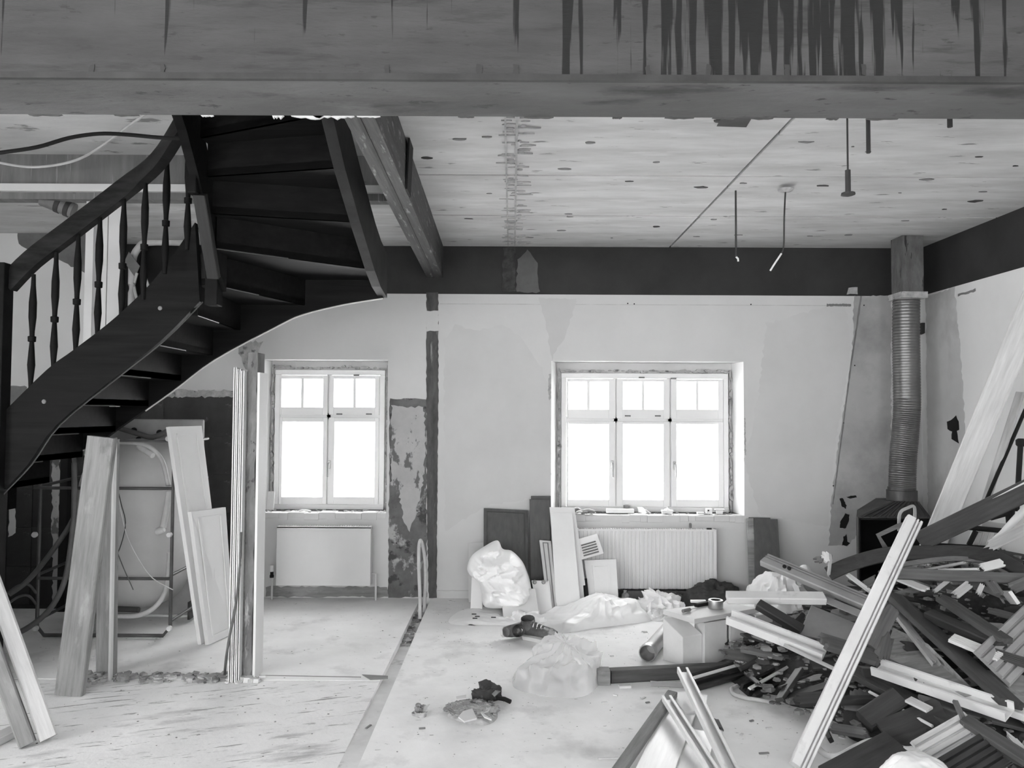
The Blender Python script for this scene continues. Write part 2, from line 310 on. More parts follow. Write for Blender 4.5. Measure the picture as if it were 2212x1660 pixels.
# windows -------------------------------------------------------------------------------------------------
def window(name, label, op, frame_px, cols, toprow, botrow, muntin_w, handles, Yw, spl):
    # cols: list of (x0,x1) pane pixels; toprow/botrow: (y0,y1)
    root = struct(link(name, None, Matrix.Translation(V(((op[0]+op[1])/2, Yw, op[2])))), label)
    a = at(frame_px[0], frame_px[3], Yw); b = at(frame_px[1], frame_px[2], Yw)
    X0, X1, Z0, Z1 = a.x, b.x, a.z, b.z
    fr = MB(); w = .045
    fr.box(X0, X1, Yw, Yw+.08, Z0, Z0+w).box(X0, X1, Yw, Yw+.08, Z1-w, Z1).box(X0, X0+w, Yw, Yw+.08, Z0+w, Z1-w).box(X1-w, X1, Yw, Yw+.08, Z0+w, Z1-w)
    zt = at(0, (toprow[1]+botrow[0])/2, Yw).z
    fr.box(X0+w, X1-w, Yw+.01, Yw+.08, zt-.03, zt+.03)
    mids = [(cols[i][1]+cols[i+1][0])/2 for i in range(len(cols)-1)]
    for mx in mids:
        xm = at(mx, 900, Yw).x; fr.box(xm-.02, xm+.02, Yw+.01, Yw+.08, Z0+w, Z1-w)
    fr.build('window_frame', m_frame, root, bevel=.004)
    # rough gap round the frame, torn foam and mortar
    gp = MB()
    for (x0,x1,z0,z1) in ((op[0]-.01,X0,Z0-.02,Z1),(X1,op[1]+.01,Z0-.02,Z1),(op[0]-.01,op[1]+.01,Z1,op[3]+.01)):
        gp.box(x0, x1, Yw+.03, Yw+.1, z0, z1)
    gp.box(op[0], op[1], Yw+.02, Yw+.1, op[2]-.02, Z0)
    gp.build('raw_jamb', m_white2, root)
    for e_, px_ in zip(op[:2], spl):      # splayed plaster reveals
        xi = at(px_, 950, Yw).x; MB().prism([V((e_, YB+.001, op[2])), V((xi, Yw+.03, op[2])), V((e_ + (-.02 if px_ < frame_px[0] else .02), Yw+.03, op[2]))], (0,0,op[3]-op[2])).build('reveal', m_frame, root)
    fo = MB(); rn = RN
    def crumbs(x0, x1, z0, z1):
        n = max(3, int(max(x1-x0, z1-z0)/.035))
        for k in range(n):
            if x1-x0 > z1-z0: c = V((x0+(x1-x0)*(k+rn.random())/n, Yw+.02, (z0+z1)/2 + rn.uniform(-.01,.01)))
            else: c = V(((x0+x1)/2 + rn.uniform(-.01,.01), Yw+.02, z0+(z1-z0)*(k+rn.random())/n))
            sx, sz = (rn.uniform(.015,.04), rn.uniform(.006,.014)) if x1-x0 > z1-z0 else (rn.uniform(.006,.014), rn.uniform(.015,.05))
            q = [V((c.x+sx*math.cos(t)*rn.uniform(.7,1.2), c.y, c.z+sz*math.sin(t)*rn.uniform(.7,1.2))) for t in [i*math.pi/3 for i in range(6)]]
            fo.prism(q, (0, -rn.uniform(.01,.03), 0))
    crumbs(X0-.035, X0-.005, Z0, Z1+.03); crumbs(X1+.005, X1+.035, Z0, Z1+.03); crumbs(X0, X1, Z1+.005, Z1+.035)
    fo.build('torn_mortar', m_rough, root)
    k = 0
    for r, (y0, y1) in enumerate((toprow, botrow)):
        for ci, (x0, x1) in enumerate(cols):
            p0 = at(x0, y1, Yw-.01); p1 = at(x1, y0, Yw-.01)
            # sash round each pane
            lx = X0+w+.004 if ci == 0 else at(mids[ci-1], 900, Yw).x+.006; rx = X1-w-.004 if ci == len(cols)-1 else at(mids[ci], 900, Yw).x-.006
            bz = zt+.012 if r == 0 else Z0+w+.004; tz = Z1-w-.004 if r == 0 else zt-.012
            s = MB(); ya, yb_ = Yw-.012, Yw+.06
            s.box(lx, p0.x, ya, yb_, bz, tz).box(p1.x, rx, ya, yb_, bz, tz).box(p0.x, p1.x, ya, yb_, bz, p0.z).box(p0.x, p1.x, ya, yb_, p1.z, tz)
            so = s.build('window_sash', m_frame, root, bevel=.003)
            MB().box(p0.x, p1.x, Yw+.03, Yw+.036, p0.z, p1.z).build('pane', m_glass, so)
            if r == 0: MB().box((p0.x+p1.x)/2-.012, (p0.x+p1.x)/2+.012, Yw-.004, Yw+.028, p0.z, p1.z).build('muntin', m_frame, so)
    for hx, hy in handles:
        p = at(hx, hy, Yw-.02); h = MB().cbox(p.x-.012, p.x+.012, p.y-.008, p.y+.006, p.z-.02, p.z+.05)
        h.tube([V((p.x, p.y-.01, p.z+.03)), V((p.x, p.y-.04, p.z+.028)), V((p.x, p.y-.045, p.z-.0)), V((p.x, p.y-.045, p.z-.09))], .008, 6, up=(1,0,0))
        h.build('window_handle', m_metal, root, smooth=.6)
    return root, X0, X1, Z0, Z1
win1 = window('window_1', 'two-leaf white window with small top lights', W1, (590, 832, 800, 1101), [(608,698),(721,810)], (819,880), (912,1074), 0, [(711,1008)], YB+.2, (583, 835))
win2 = window('window_2', 'three-light white window with small top lights', W2, (1212, 1573, 808, 1106), [(1228,1315),(1346,1433),(1462,1551)], (825,885), (917,1080), 0, [(1322,1008),(1457,1010)], YB+.2, (1203, 1582))
for w in (W1, W2): portal(((w[0]+w[1])/2, YB+T+.05, (w[2]+w[3])/2), (-math.pi/2, 0, math.pi), w[1]-w[0], w[3]-w[2])
# small hardware on the windows
for wroot, xs_ in ((win1[0], [(770,811),(733,895),(797,895)]), (win2[0], [(1386,816),(1356,899),(1421,899),(1455,818)])):
    for x, y in xs_:
        p = at(x, y, YB+.18); MB().cbox(p.x-.025, p.x+.025, p.y-.008, p.y+.004, p.z-.006, p.z+.006, .002).build('hinge', m_mid, wroot)
# ------------------------------------------------------------------ winding stair
YN, YF = 4.5, 5.32
stair = thing('staircase', 'dark stained winding wooden staircase with turned balusters', 'staircase', (-2.2, 4.9, 0))
lines = [((-3.43,YN),(-3.43,YF),.915),((-3.205,YN),(-3.205,YF),1.093),((-2.98,YN),(-2.98,YF),1.271),((-2.755,YN),(-2.755,YF),1.449),((-2.53,YN),(-2.53,YF),1.627),
         ((-2.306,YN),(-2.306,YF),1.805),((-2.08,YN),(-2.09,YF),1.983),((-1.86,YN),(-1.9,YF),2.161),((-1.76,4.47),(-1.45,YF),2.339),
         ((-1.68,4.3),(-.945,4.88),2.517),((-1.68,4.23),(-.945,4.40),2.70),((-1.68,4.15),(-.945,3.99),2.885),((-1.68,4.05),(-.945,3.72),3.065),((-1.68,3.9),(-.945,3.45),3.245),((-1.68,3.7),(-.945,3.2),3.425)]
TT = .04
for i in range(len(lines)-1):
    (a0, a1, za), (b0, b1, zb) = lines[i], lines[i+1]
    poly = [V((*a0, zb)), V((*b0, zb)), V((*b1, zb))]
    if i == 8: poly.append(V((-.945, YF, zb)))
    poly.append(V((*a1, zb)))
    d = (V((*a0,0))-V((*b0,0)))
    tr_ = MB().prism(poly, (0,0,TT)).build('tread', m_stairx, stair)
    # riser at line i, from the underside of the lower tread to the underside of this one
    p, q = V((*a0, za)), V((*a1, za)); dr = (q-p).normalized(); nn = V((-dr.y, dr.x, 0))*.02
    MB().prism([p, q, q+V((0,0,zb-za)), p+V((0,0,zb-za))], nn).build('riser', m_stairx, stair)
    if i < 9: MB().tube([V((*b0, zb-.001))+V((0,.0,0)), V((*b0, zb-.001)).lerp(V((*b1, zb-.001)), .45)], .004, 4).build('tread_edge', m_edge, tr_)
# strings
def ystring(name, low, upp, Y, t):
    poly = [at(x, y, Y) for x, y in low] + [at(x, y, Y) for x, y in reversed(upp)]
    n = len(poly); out = []
    return MB().prism(poly, (0, t, 0)).build(name, m_stairx, stair)
def sm(pts, n=4):
    # Catmull-Rom through pixel points
    out = []; P = [pts[0]] + list(pts) + [pts[-1]]
    for i in range(1, len(P)-2):
        for k in range(n):
            t = k/n; p0, p1, p2, p3 = P[i-1:i+3]
            out.append(tuple(.5*((2*p1[j])+(-p0[j]+p2[j])*t+(2*p0[j]-5*p1[j]+4*p2[j]-p3[j])*t*t+(-p0[j]+3*p1[j]-3*p2[j]+p3[j])*t**3) for j in range(len(p1))))
    return out + [tuple(pts[-1])]
low = sm([(-60,1150),(0,1078),(69,1005),(132,918),(262,812),(358,735),(438,654)])
upp = sm([(-60,965),(12,897),(111,800),(169,757),(260,686),(351,595),(428,485)])
ns_ = ystring('string_board', low, upp, YN, -.045)
MB().tube([at(x, y, YN-.045) + V((0,0,.003)) for x, y in low], .004, 4).build('string_edge', m_edge, ns_)
for x, y in ((95,868),(346,666)):
    p = at(x, y, YN-.046); MB().lathe([(.014,0),(.012,.004),(.004,.006)], p, 8, Matrix.Rotation(math.pi/2, 3, 'X')).build('screw_plug', m_mid, ns_)
flow = sm([(-20,1075),(57,1012),(193,966),(256,925),(370,845),(461,777),(593,706),(651,679),(740,657),(826,643)])
fl3 = [at(x, y, YF) for x, y in flow]
fs_b = MB().prism(fl3 + [p + V((0,0,.36)) for p in reversed(fl3)], (0,.045,0)).build('string_board', m_stairx, stair)
MB().tube([p + V((0,.02,-.003)) for p in fl3[14:]], .007, 4).build('string_edge', m_white2, fs_b)
ol = [(5.365,2.40),(5.1,2.435),(4.88,2.50),(4.40,2.69),(3.99,2.87),(3.72,3.03),(3.45,3.2),(3.1,3.4)]
MB().prism([V((-.885,y,z)) for y, z in ol] + [V((-.885,y,z+.31)) for y, z in reversed(ol)], (-.06,0,0)).build('string_board', mat('string_lit_side', .04, .3, 3, (2,2,2), .5, .1, spec=.06), stair)  # paler copy of the stair stain, light on this side put into colour
# inner string of the upper flight and newels
il = [(4.49,2.30),(4.3,2.5),(4.16,2.72),(4.08,2.84),(3.9,3.05),(3.6,3.3)]
MB().prism([V((-1.69,y,z)) for y, z in il] + [V((-1.69,y,z+.34)) for y, z in reversed(il)], (-.05,0,0)).build('string_board', m_stairx, stair)
def post(x0, x1, y0, y1, Y, d, name='newel_post', m=m_stair):
    a = at(x0, y1, Y); b = at(x1, y0, Y)
    return MB().box(a.x, b.x, Y, Y+d, a.z, b.z).build(name, m, stair, bevel=.006)
post(441, 471, 535, 659, 4.42, .09)
pa, pb = at(412, 415, 4.09), at(430, 120, 4.09)
post(403, 429, 120, 416, 4.06, .09)
# slanting face of inner string between newels, lit tone put into its colour
a, b = at(432, 420, 4.1), at(462, 600, 4.36)
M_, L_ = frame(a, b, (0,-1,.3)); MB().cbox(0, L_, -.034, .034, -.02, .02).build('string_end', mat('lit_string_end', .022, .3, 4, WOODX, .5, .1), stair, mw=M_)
MB().box(at(0,0,4.47).x*0-3.03, -2.945, 4.40, 4.49, 0, at(10,570,4.45).z).build('newel_post', m_stair, stair, bevel=.006)
# hand rail
top = sm([(15,583),(67,537),(162,466),(270,385),(337,315),(385,245),(405,205)], 4)
bot = sm([(15,648),(71,584),(140,530),(263,433),(337,385),(380,320),(412,270)], 4)
cent = []; hh = []
for k, (t, b) in enumerate(zip(top, bot)):
    Y = 4.47 - max(0, (t[0]-300)/110)*.33
    A, B = at(*t, Y), at(*b, Y); cent.append((A+B)/2); hh.append((A-B).length*.42)
def rsec(i):
    h = min(hh[i], .055); w = .03
    return [(-w,-h),(w,-h),(w,h*.6),(w*.6,h),(-w*.6,h),(-w,h*.6)]
MB().sweep(cent, rsec).build('handrail', mat('oak_stained_handrail', .022, .5, 2.5, (2,2,9), .5, .1, spec=.06), stair, smooth=.7)
# balusters
for bx_, yt, yb in ((66,600,838),(115,552,800),(163,510,765),(210,470,730),(262,430,690),(309,390,648),(356,345,592),(404,300,540)):
    Y = 4.47 - max(0, (bx_-300)/110)*.2
    A = at(bx_, yb, Y); B = at(bx_, yt, Y); h = B.z - A.z + .02; ym = .36 if bx_ < 400 else .3
    zs = [(0,.011),(.06,.013),(.2,.021),(.32,.016),(.40,.012),(.405,.021),(.45,.022),(.455,.013),(.5,.014),(.62,.021),(.75,.021),(.9,.013),(1,.011)]
    MB().lathe([(r, z*h) for z, r in zs], (A.x, A.y, A.z), 10).build('baluster', m_stair, stair, smooth=.9)
# ------------------------------------------------------------------ timber beam that runs into the depth
q = [V((-.745,YB+.01,2.765)), V((-.605,YB+.01,2.765)), V((-.545,2.6,2.765)), V((-.665,2.6,2.765))]
tb = thing('timber_beam', 'worn dark painted timber beam running from cross beam to window wall', 'beam', (-.65, 4.6, 2.765))
MB().prism(q, (0,0,.272)).build('beam_body', m_beam, tb)
cv = [a.lerp(b, t) for a, b, t in ((q[0],q[1],.42),(q[0],q[1],.54),(q[3],q[2],.54),(q[3],q[2],.42))]
MB().prism([c - V((0,0,.004)) for c in cv], (0,0,.006)).build('groove_strip', m_dark, tb)
sl = lambda t: q[1].lerp(q[2], t)
p = sl(.62); MB().prism([p+V((.001,0,.0)), sl(.66)+V((.001,0,0)), sl(.66)+V((.012,0,.272)), p+V((.012,0,.272))], (.01,0,0)).build('side_bracket', m_black, tb)
# dark post in the wall under it (chase in the plaster) ------------------------------------------------
patch('chase_face', [(921,632),(947,632),(947,860),(945,1000),(943,1292),(926,1292),(922,1100),(921,850)], YB, mat('chase_mortar', .1, .4, 6, (3,1,.8), .9, .4, sp=[(.28, 5, (4,1,.5), .62, .7)]), wall_back, .004, .004)
patch('chase_patch', [(919,672),(948,672),(947,716),(921,716)], YB, m_white2, wall_back, .006, .005)
# bare render between window and chase
patch('bare_render', [(842,862),(921,862),(922,1290),(838,1292)], YB, m_peel2, wall_back, .003, .006)
patch('peeled_render', [(846,878),(916,880),(920,960),(914,1050),(886,1150),(872,1130),(862,1060),(845,1050)], YB, m_peel, wall_back, .007, .011, .025)
patch('bare_render', [(512,738),(568,738),(556,768),(548,800),(530,800),(520,772)], YB, m_rough, wall_back, .005, .012)
patch('plaster_patch', [(1165,645),(1245,645),(1225,720),(1190,780),(1182,720)], YB, mat('skim_coat', .59, .05, 2), wall_back, .002, .012)
for pl in ([(960,735),(985,702),(1030,715),(1085,700),(1130,735),(1165,790),(1188,830),(1188,1070),(1045,1095),(960,1150)], [(1655,700),(1825,650),(1838,760),(1805,960),(1790,1140),(1640,1110),(1608,1000),(1640,850)]):
    patch('plaster_patch', pl, YB, mat('skim_coat', .62, .05, 2), wall_back, .0015, .012)
patch('plaster_patch', [(1845,640),(1925,640),(1925,1080),(1830,1180),(1790,1180),(1795,1090),(1815,930),(1840,780)], YB, mat('grey_skim', .44, .12, 1.5, sp=[(.3, 2, (1,1,1), .5, .72)]), wall_back, .0025, .008)  # darker blotchy grey area of the back wall towards the flue corner
patch('old_edge', [(1858,640),(1862,640),(1838,800),(1812,1000),(1800,1090),(1798,1090),(1809,1000),(1835,800)], YB, m_mid, wall_back, .004, .002)
m_hole = m_black
for pl in ([(1813,1078),(1820,1076),(1828,1092),(1827,1100),(1818,1094)],[(1828,1074),(1848,1070),(1850,1075),(1838,1078)],[(1818,1122),(1826,1110),(1834,1112),(1834,1124),(1826,1142),(1814,1140),(1815,1128)],[(1822,1160),(1828,1155),(1830,1170),(1836,1175),(1828,1180),(1819,1178)],
           [(1786,657),(1838,657),(1838,662),(1786,662)]):
    patch('plaster_hole', pl, YB, m_hole if pl[0][1] > 700 else m_mid, wall_back, .005, .003, .01)
for x, y in ((1822,768+146),(1800,1050),(1846,790),(1866,660),(1622,658),(1356,656),(1370,657)):
    p = at(x, y, YB); MB().lathe([(.006,0),(.006,.004)], p, 8, Matrix.Rotation(math.pi/2, 3, 'X')).build('plug_hole', m_black, wall_back)
for pl in ([(1186,808),(1190,808),(1190,860),(1186,865),(1184,840)],[(1607,900),(1610,905),(1611,985),(1608,980)]): patch('plaster_hole', pl, YB, m_rough, wall_back, .004, .004, .01)
patch('render_mark', [(1832,622),(1852,620),(1852,636),(1828,636)], YB, m_rough, wall_back, -.004 + .01, .004)
patch('skirting_mortar', [(945,1276),(1025,1276),(1025,1290),(945,1292)], YB, m_white2, wall_back, .012, .003)
# ring beam: rough joint and pale run on it
patch('rough_joint', [(1087,535),(1115,535),(1112,632),(1085,632)], YB+.012, m_rough if False else mat('rough_dark_mortar', .06, .5, 14, ro=.95, bp=.8), wall_back, .012, .008)
patch('pale_run', [(1118,560),(1140,540),(1160,570),(1166,632),(1116,632)], YB+.012, mat('pale_run', .13, .25, 4), wall_back, .006, .008)
# right wall holes and mark
patchx('plaster_hole', [(2046,912),(2056,908),(2066,898),(2072,912),(2073,930),(2067,932),(2072,958),(2056,948),(2058,932),(2048,928)], XR, m_black, wall_right, .005, .004)
patchx('plaster_hole', [(2070,636),(2108,624),(2108,630),(2070,640)], XR, m_mid, wall_right, .005, .004)
patchx('plaster_patch', [(2000,640),(2062,622),(2075,760),(2088,960),(2060,1120),(2005,1130)], XR, mat('grey_patch_b', .6, .12, 1.5, sp=[(.36, 1.6, (1,1,.7), .5, .75)]), wall_right, .002, .01)  # darker blotchy grey area of the right wall beside the flue corner
# far left: old bathroom wall --------------------------------------------------------------------------
for pl in ([(300,850),(505,845),(505,1290),(20,1290),(20,1010),(160,1010)],):
    pts = [at(x, y, YB) for x, y in pl]
    MB().prism([V((p.x, YB, p.z)) for p in pts], (0,-.004,0)).build('adhesive_bed', m_tile, wall_back)
patch('adhesive_lip', [(365,843),(506,845),(506,858),(360,858)], YB, m_rough, wall_back, .008, .012, .02)
for i in range(9):      # dark tiles left on the wall, picked apart by pale joints
    for j in range(5):
        x0 = at(505, 900, YB).x - (i+1)*.2; z0 = .06 + j*.33
        if RN.random() < .12: continue
        if x0 < XL + .1: continue
        if z0 + .32 > 1.75: continue
        MB().cbox(x0+.003, x0+.197, YB-.011, YB-.004, z0, z0+.325, .002).build('wall_tile', m_tile, wall_back)
# nearer pier at far left with the pipe stub
PX1 = at(192, 600, 6.2).x
pier = struct(MB().box(XL, PX1, 6.2, YB-.012, 0, ZC).build('wall_pier', m_wall), 'pale pier at the far left')
patch('bare_render', [(48,418),(188,418),(188,590),(155,575),(120,560),(68,542),(40,528),(40,490),(48,470)], 6.2, mat('grey_render', .15, .35, 3, ro=.9, bp=.3), pier, .004, .01)
patch('bare_render', [(20,832),(60,835),(58,920),(20,930)], 6.2, m_mid, pier, .004, .01)
patch('adhesive_bed', [(-30,985),(192,985),(192,1320),(-30,1320)], 6.2, m_tile, pier, .004, .004)
for i in range(8):
    for j in range(4):
        x0 = PX1 - (i+1)*.2; z0 = .03 + j*.31
        if x0 < XL or RN.random() < .15: continue
        MB().cbox(x0+.003, x0+.197, 6.185, 6.196, z0, z0+.305, .002).build('wall_tile', m_tile, pier)

patch('paint_line', [(950,656),(1840,660),(1840,661.5),(950,657.5)], YB, m_board if False else mat('paint_line', .53, .2, 5), wall_back, .001, 0, .2)
patch('plaster_patch', [(1190,1120),(1240,1120),(1240,1290),(1190,1290)], YB, mat('skim_d', .57, .05, 2), wall_back, .0012, .01)
# ------------------------------------------------------------------ helpers for loose things
def section(kind, w, t):
    h = w/2
    if kind == 'U':
        k = min(.006, t*.2); return [(-h,0),(h,0),(h,t),(h-k*2,t),(h-k*2,t-k),(h-k,t-k),(h-k,k),(-h+k,k),(-h+k,t-k),(-h+k*2,t-k),(-h+k*2,t),(-h,t)]
    if kind == 'L':
        k = t*.22; return [(-h,0),(h,0),(h,k),(-h+k,k),(-h+k,t),(-h,t)]
    if kind == 'groove':
        d = t*.45; return [(-h,0),(h,0),(h,t*.6),(h*.86,t),(h*.62,t),(h*.58,t-d),(h*.46,t-d),(h*.42,t),(h*.22,t),(h*.18,t-d),(h*.06,t-d),(h*.02,t),(-h*.9,t),(-h,t*.8)]
    if kind == 'track':
        d = t*.7; return [(-h,0),(h,0),(h,t),(h*.7,t),(h*.64,t-d),(h*.2,t-d),(h*.14,t*.9),(-h*.1,t*.9),(-h*.16,t-d),(-h*.6,t-d),(-h*.66,t),(-h,t)]
    if kind == 'rib':
        out = [(-h,0),(h,0)]; n = 5
        for k in range(n):
            a = h - 2*h*k/n; b = h - 2*h*(k+1)/n; out += [(a-.1*h/n*2,t),(b+.25*h/n*2,t),(b+.2*h/n*2,t*.45),(b+.05*h/n*2,t*.45)]
        return out
    c = min(w, t)*.12
    return [(-h+c,0),(h-c,0),(h,c),(h,t-c),(h-c,t),(-h+c,t),(-h,t-c),(-h,c)]
def plankmb(L, w, t, kind='box', jag=(0,0), rn=RN):
    b = MB()
    if jag[0] or jag[1]:
        n = 7; c = t*.1
        ends0 = [rn.uniform(0, jag[0]) for _ in range(n+1)]; ends1 = [L - rn.uniform(0, jag[1]) for _ in range(n+1)]
        vs_ = []
        for k in range(n+1):
            y = -w/2 + w*k/n
            for z in (0, t): vs_ += [(ends0[k] + rn.uniform(0, jag[0]*.3), y, z), (ends1[k] - rn.uniform(0, jag[1]*.3), y, z)]
        fs = []
        for k in range(n):
            a, d = 4*k, 4*(k+1)
            fs += [(a,a+1,d+1,d),(a+2,d+2,d+3,a+3),(a,d,d+2,a+2),(a+1,a+3,d+3,d+1)]
        fs += [(0,2,3,1),(4*n,4*n+1,4*n+3,4*n+2)]
        return b.add(vs_, fs)
    return b.ext(section(kind, w, t), 0, L)
def plank(name, label, cat, p0, p1, w, t, nrm, m, kind='box', group=None, jag=(0,0), parent=None):
    M_, L = frame(p0, p1, nrm)
    o = plankmb(L, w, t, kind, jag).build(name, m, parent, mw=M_)
    if parent is None: tag(o, label, cat, group)
    return o
def bent(name, label, cat, pts, w, t, up, m, group=None, sec=None, parent=None):
    s_ = sec or section('box', w, t)
    s_ = [(a, b - t/2) for a, b in s_]
    o = MB().sweep(pts, s_, up).build(name, m, parent, smooth=.6)
    if parent is None: tag(o, label, cat, group)
    return o
def smv(pts, n=5): return [V(p) for p in sm([tuple(p) for p in pts], n)]
def quad(name, label, cat, B0, B1, T1, T0, th, m, inset=0, minset=None, group=None, parent=None):
    # leaning board from its four corners, th behind
    nn = (B1-B0).cross(T0-B0).normalized()
    base = (B0+B1)/2; base = V((base.x, base.y, min(B0.z, B1.z)))
    if inset:
        root = thing(name, label, cat, base, group); o = MB().prism([B0,B1,T1,T0], nn*-th).build('board', m, root, bevel=.003)
        def uv(u, v): return (B0.lerp(B1,u)).lerp(T0.lerp(T1,u), v)
        iu = inset/(B1-B0).length; iv = inset/(T0-B0).length
        fr_ = MB()
        for (u0,v0,u1,v1) in ((iu,iv,1-iu,iv*1.25),(iu,1-iv*1.25,1-iu,1-iv),(iu,iv,iu*1.3,1-iv),(1-iu*1.3,iv,1-iu,1-iv)):
            fr_.prism([uv(u0,v0),uv(u1,v0),uv(u1,v1),uv(u0,v1)], nn*.006)
        fr_.build('moulding', minset or m, root)
        return root
    return tag(MB().prism([B0,B1,T1,T0], nn*-th).build(name, m, parent, bevel=.002), label, cat, group)
def lean(x0b, x1b, yb, Yb, x0t, x1t, y0t, y1t, Yt):
    # corners of a board that stands on the floor at depth Yb and leans to depth Yt
    a = at(x0b, yb, Yb); b = at(x1b, yb, Yb); a.z = b.z = .004
    return a, b, at(x1t, y1t, Yt), at(x0t, y0t, Yt)
def rnoise(p, s, amp, oct_=3):
    v = 0; a = amp
    for _ in range(oct_):
        v += a*(1-2*abs(noise.noise(p*s))); s *= 2.1; a *= .5
    return v
def crease(p, s, amp, oct_=4):
    # sharp folds: ridged noise warped by itself
    w = V((noise.noise(p*s*.6), noise.noise(p*s*.6+V((7,1,3))), 0))*.12
    v = 0; a = amp; q_ = p + w
    for _ in range(oct_):
        v += a*(.5-2*abs(noise.noise(q_*s))); s *= 1.9; a *= .55; q_ = V((q_.y*1.1+q_.x*.3, -q_.x, q_.z+1.7))
    return v
def dome(name, label, cat, poly, h, ctr, m, amp=.02, fs=6., pw=2.2, rings=34, group=None, z0=0.0, hf=None, smooth=.7, parent=None, q=.85, pleat=0, oc=4):
    # soft lump on the floor: base outline poly (world), peak over ctr
    P_ = [V((p.x, p.y, 0)) for p in poly]; C = V((ctr.x, ctr.y, 0))
    cl = [V(c) for c in sm([tuple(P_[-1])]+[tuple(p) for p in P_]+[tuple(P_[0]), tuple(P_[1])], 14)[14:-14]]; n = len(cl); vs_ = []
    for r in range(rings+1):
        f = 1 - r/rings
        for c in cl:
            p = C.lerp(c, f); z = h*(1-f**pw)**q
            if hf: z *= hf(p)
            e = min(1, (1-f)*5); u = p - C; u = u.normalized() if u.length > 1e-4 else V((0,0,0))
            th = math.atan2(u.y, u.x); nv = crease(V((p.x, p.y, z*1.5))+V((ctr.x*3,0,0)), fs, amp, oc)*e
            if pleat: nv += amp*.9*e*(f**.7)*(.5-abs(math.sin(th*pleat*.5 + 2.2*noise.noise(V((p.x*4, p.y*4, 5))))))*(.5+noise.noise(V((math.cos(th)*1.7, math.sin(th)*1.7, 2))))
            z = max(0.001, z + nv*.8); p = p + u*nv*(.9 if f > .15 else f*6)
            vs_.append(V((p.x, p.y, z0+z)))
    fs_ = [(i*n+j, i*n+(j+1)%n, (i+1)*n+(j+1)%n, (i+1)*n+j) for i in range(rings) for j in range(n)]
    fs_ += [tuple(range(n))[::-1]]
    o = MB().add(vs_, fs_).build(name, m, parent, smooth=smooth)
    if parent is None: tag(o, label, cat, group)
    return o
def sack(name, label, cat, px, Y, df, db, m, amp=.03, fs=5., rings=30, group=None, ctr=None):
    # standing bag: outline in the upright plane Y, bellied to both sides
    P = [at(x, y, Y) for x, y in px]; zmin = min(p.z for p in P)
    C = sum(P, V())/len(P) if ctr is None else at(*ctr, Y)
    cl = [V(c) for c in sm([tuple(P[-1])]+[tuple(p) for p in P]+[tuple(P[0]), tuple(P[1])], 10)[10:-10]]; n = len(cl); vs_ = []
    for side, dp in ((1, df), (-1, db)):
        for r in range(rings+1):
            f = 1 - r/rings
            if side < 0 and r == 0: continue
            for c in cl:
                p = C.lerp(c, f); e = (1-f**2.6)**.5
                nv = crease(V((p.x, p.z, side*3.3)), fs, amp)*min(1,(1-f)*4)
                y = Y - side*(dp*e*(.75+.5*(1-min(1,max(0,(p.z-zmin)/.8)))) + nv)
                vs_.append(V((p.x + nv*.3, y, max(.003, p.z))))
    fs_ = [(i*n+j, i*n+(j+1)%n, (i+1)*n+(j+1)%n, (i+1)*n+j) for i in range(rings) for j in range(n)]
    o2 = (rings+1)*n
    fs_ += [(j, o2+j, o2+(j+1)%n, (j+1)%n) for j in range(n)]
    fs_ += [(o2+i*n+j, o2+(i+1)*n+j, o2+(i+1)*n+(j+1)%n, o2+i*n+(j+1)%n) for i in range(rings-1) for j in range(n)]
    return tag(MB().add(vs_, fs_).build(name, m, smooth=.55), label, cat, group)
def chips(n, place, lo, hi, flat=.5, rn=RN):
    b = MB()
    for _ in range(n):
        c = place(rn); s_ = rn.uniform(lo, hi); k = rn.randint(4,6); a0 = rn.random()*6
        hh_ = s_*rn.uniform(flat*.4, flat)
        low_ = [c + V((s_*math.cos(a0+i*6.283/k)*rn.uniform(.6,1.1), s_*math.sin(a0+i*6.283/k)*rn.uniform(.6,1.1), 0)) for i in range(k)]
        top_ = [p + V((rn.uniform(-.2,.2)*s_, rn.uniform(-.2,.2)*s_, hh_*rn.uniform(.6,1.2))) for p in low_]
        b.add(low_+top_, [(i,(i+1)%k,(i+1)%k+k,i+k) for i in range(k)]+[tuple(range(k))[::-1], tuple(range(k,2*k))])
    return b
m_board = mat('dusty_grey_board', .25, .25, 3, WOODX, .85, .15, sp=[(.42, 2, (1,3,3), .55, .7), (.15, 3, (1,2,2), .62, .72)])
m_pale = mat('pale_wood', .6, .15, 3, WOODX, .75, .15, rnd=.12)
m_brown = mat('brown_veneer', .1, .2, 3, (9,9,.9), .5, .08)
m_cab = mat('cabinet_white', .84, .04, 3, ro=.4, bp=.02)
m_plas = mat('plastic_bag_white', .93, .04, 4, ro=.35, bp=.05, spec=.5)
m_sackd = mat('dark_sack', .075, .3, 8, ro=.9, bp=.4)
m_tub = mat('tub_shell', .5, .12, 2, ro=.5, bp=.08)
m_hose = mat('pale_hose', .6, .15, 8, ro=.6, bp=.1)
m_hosed = mat('grey_hose', .12, .2, 8, ro=.5, bp=.1)
m_steel = mat('frame_steel', .12, .3, 6, ro=.45, bp=.1, met=.4)
m_block = mat('white_block', .66, .08, 5, ro=.9, bp=.2, sp=[(.5, 3, (1,1,1), .58, .7)])
m_film = bpy.data.materials.new('clear_film'); m_film.use_nodes = True
nt = m_film.node_tree; b_ = nt.nodes['Principled BSDF']; b_.inputs['Base Color'].default_value = (.85,.85,.85,1); b_.inputs['Roughness'].default_value = .14; b_.inputs['Specular IOR Level'].default_value = .9
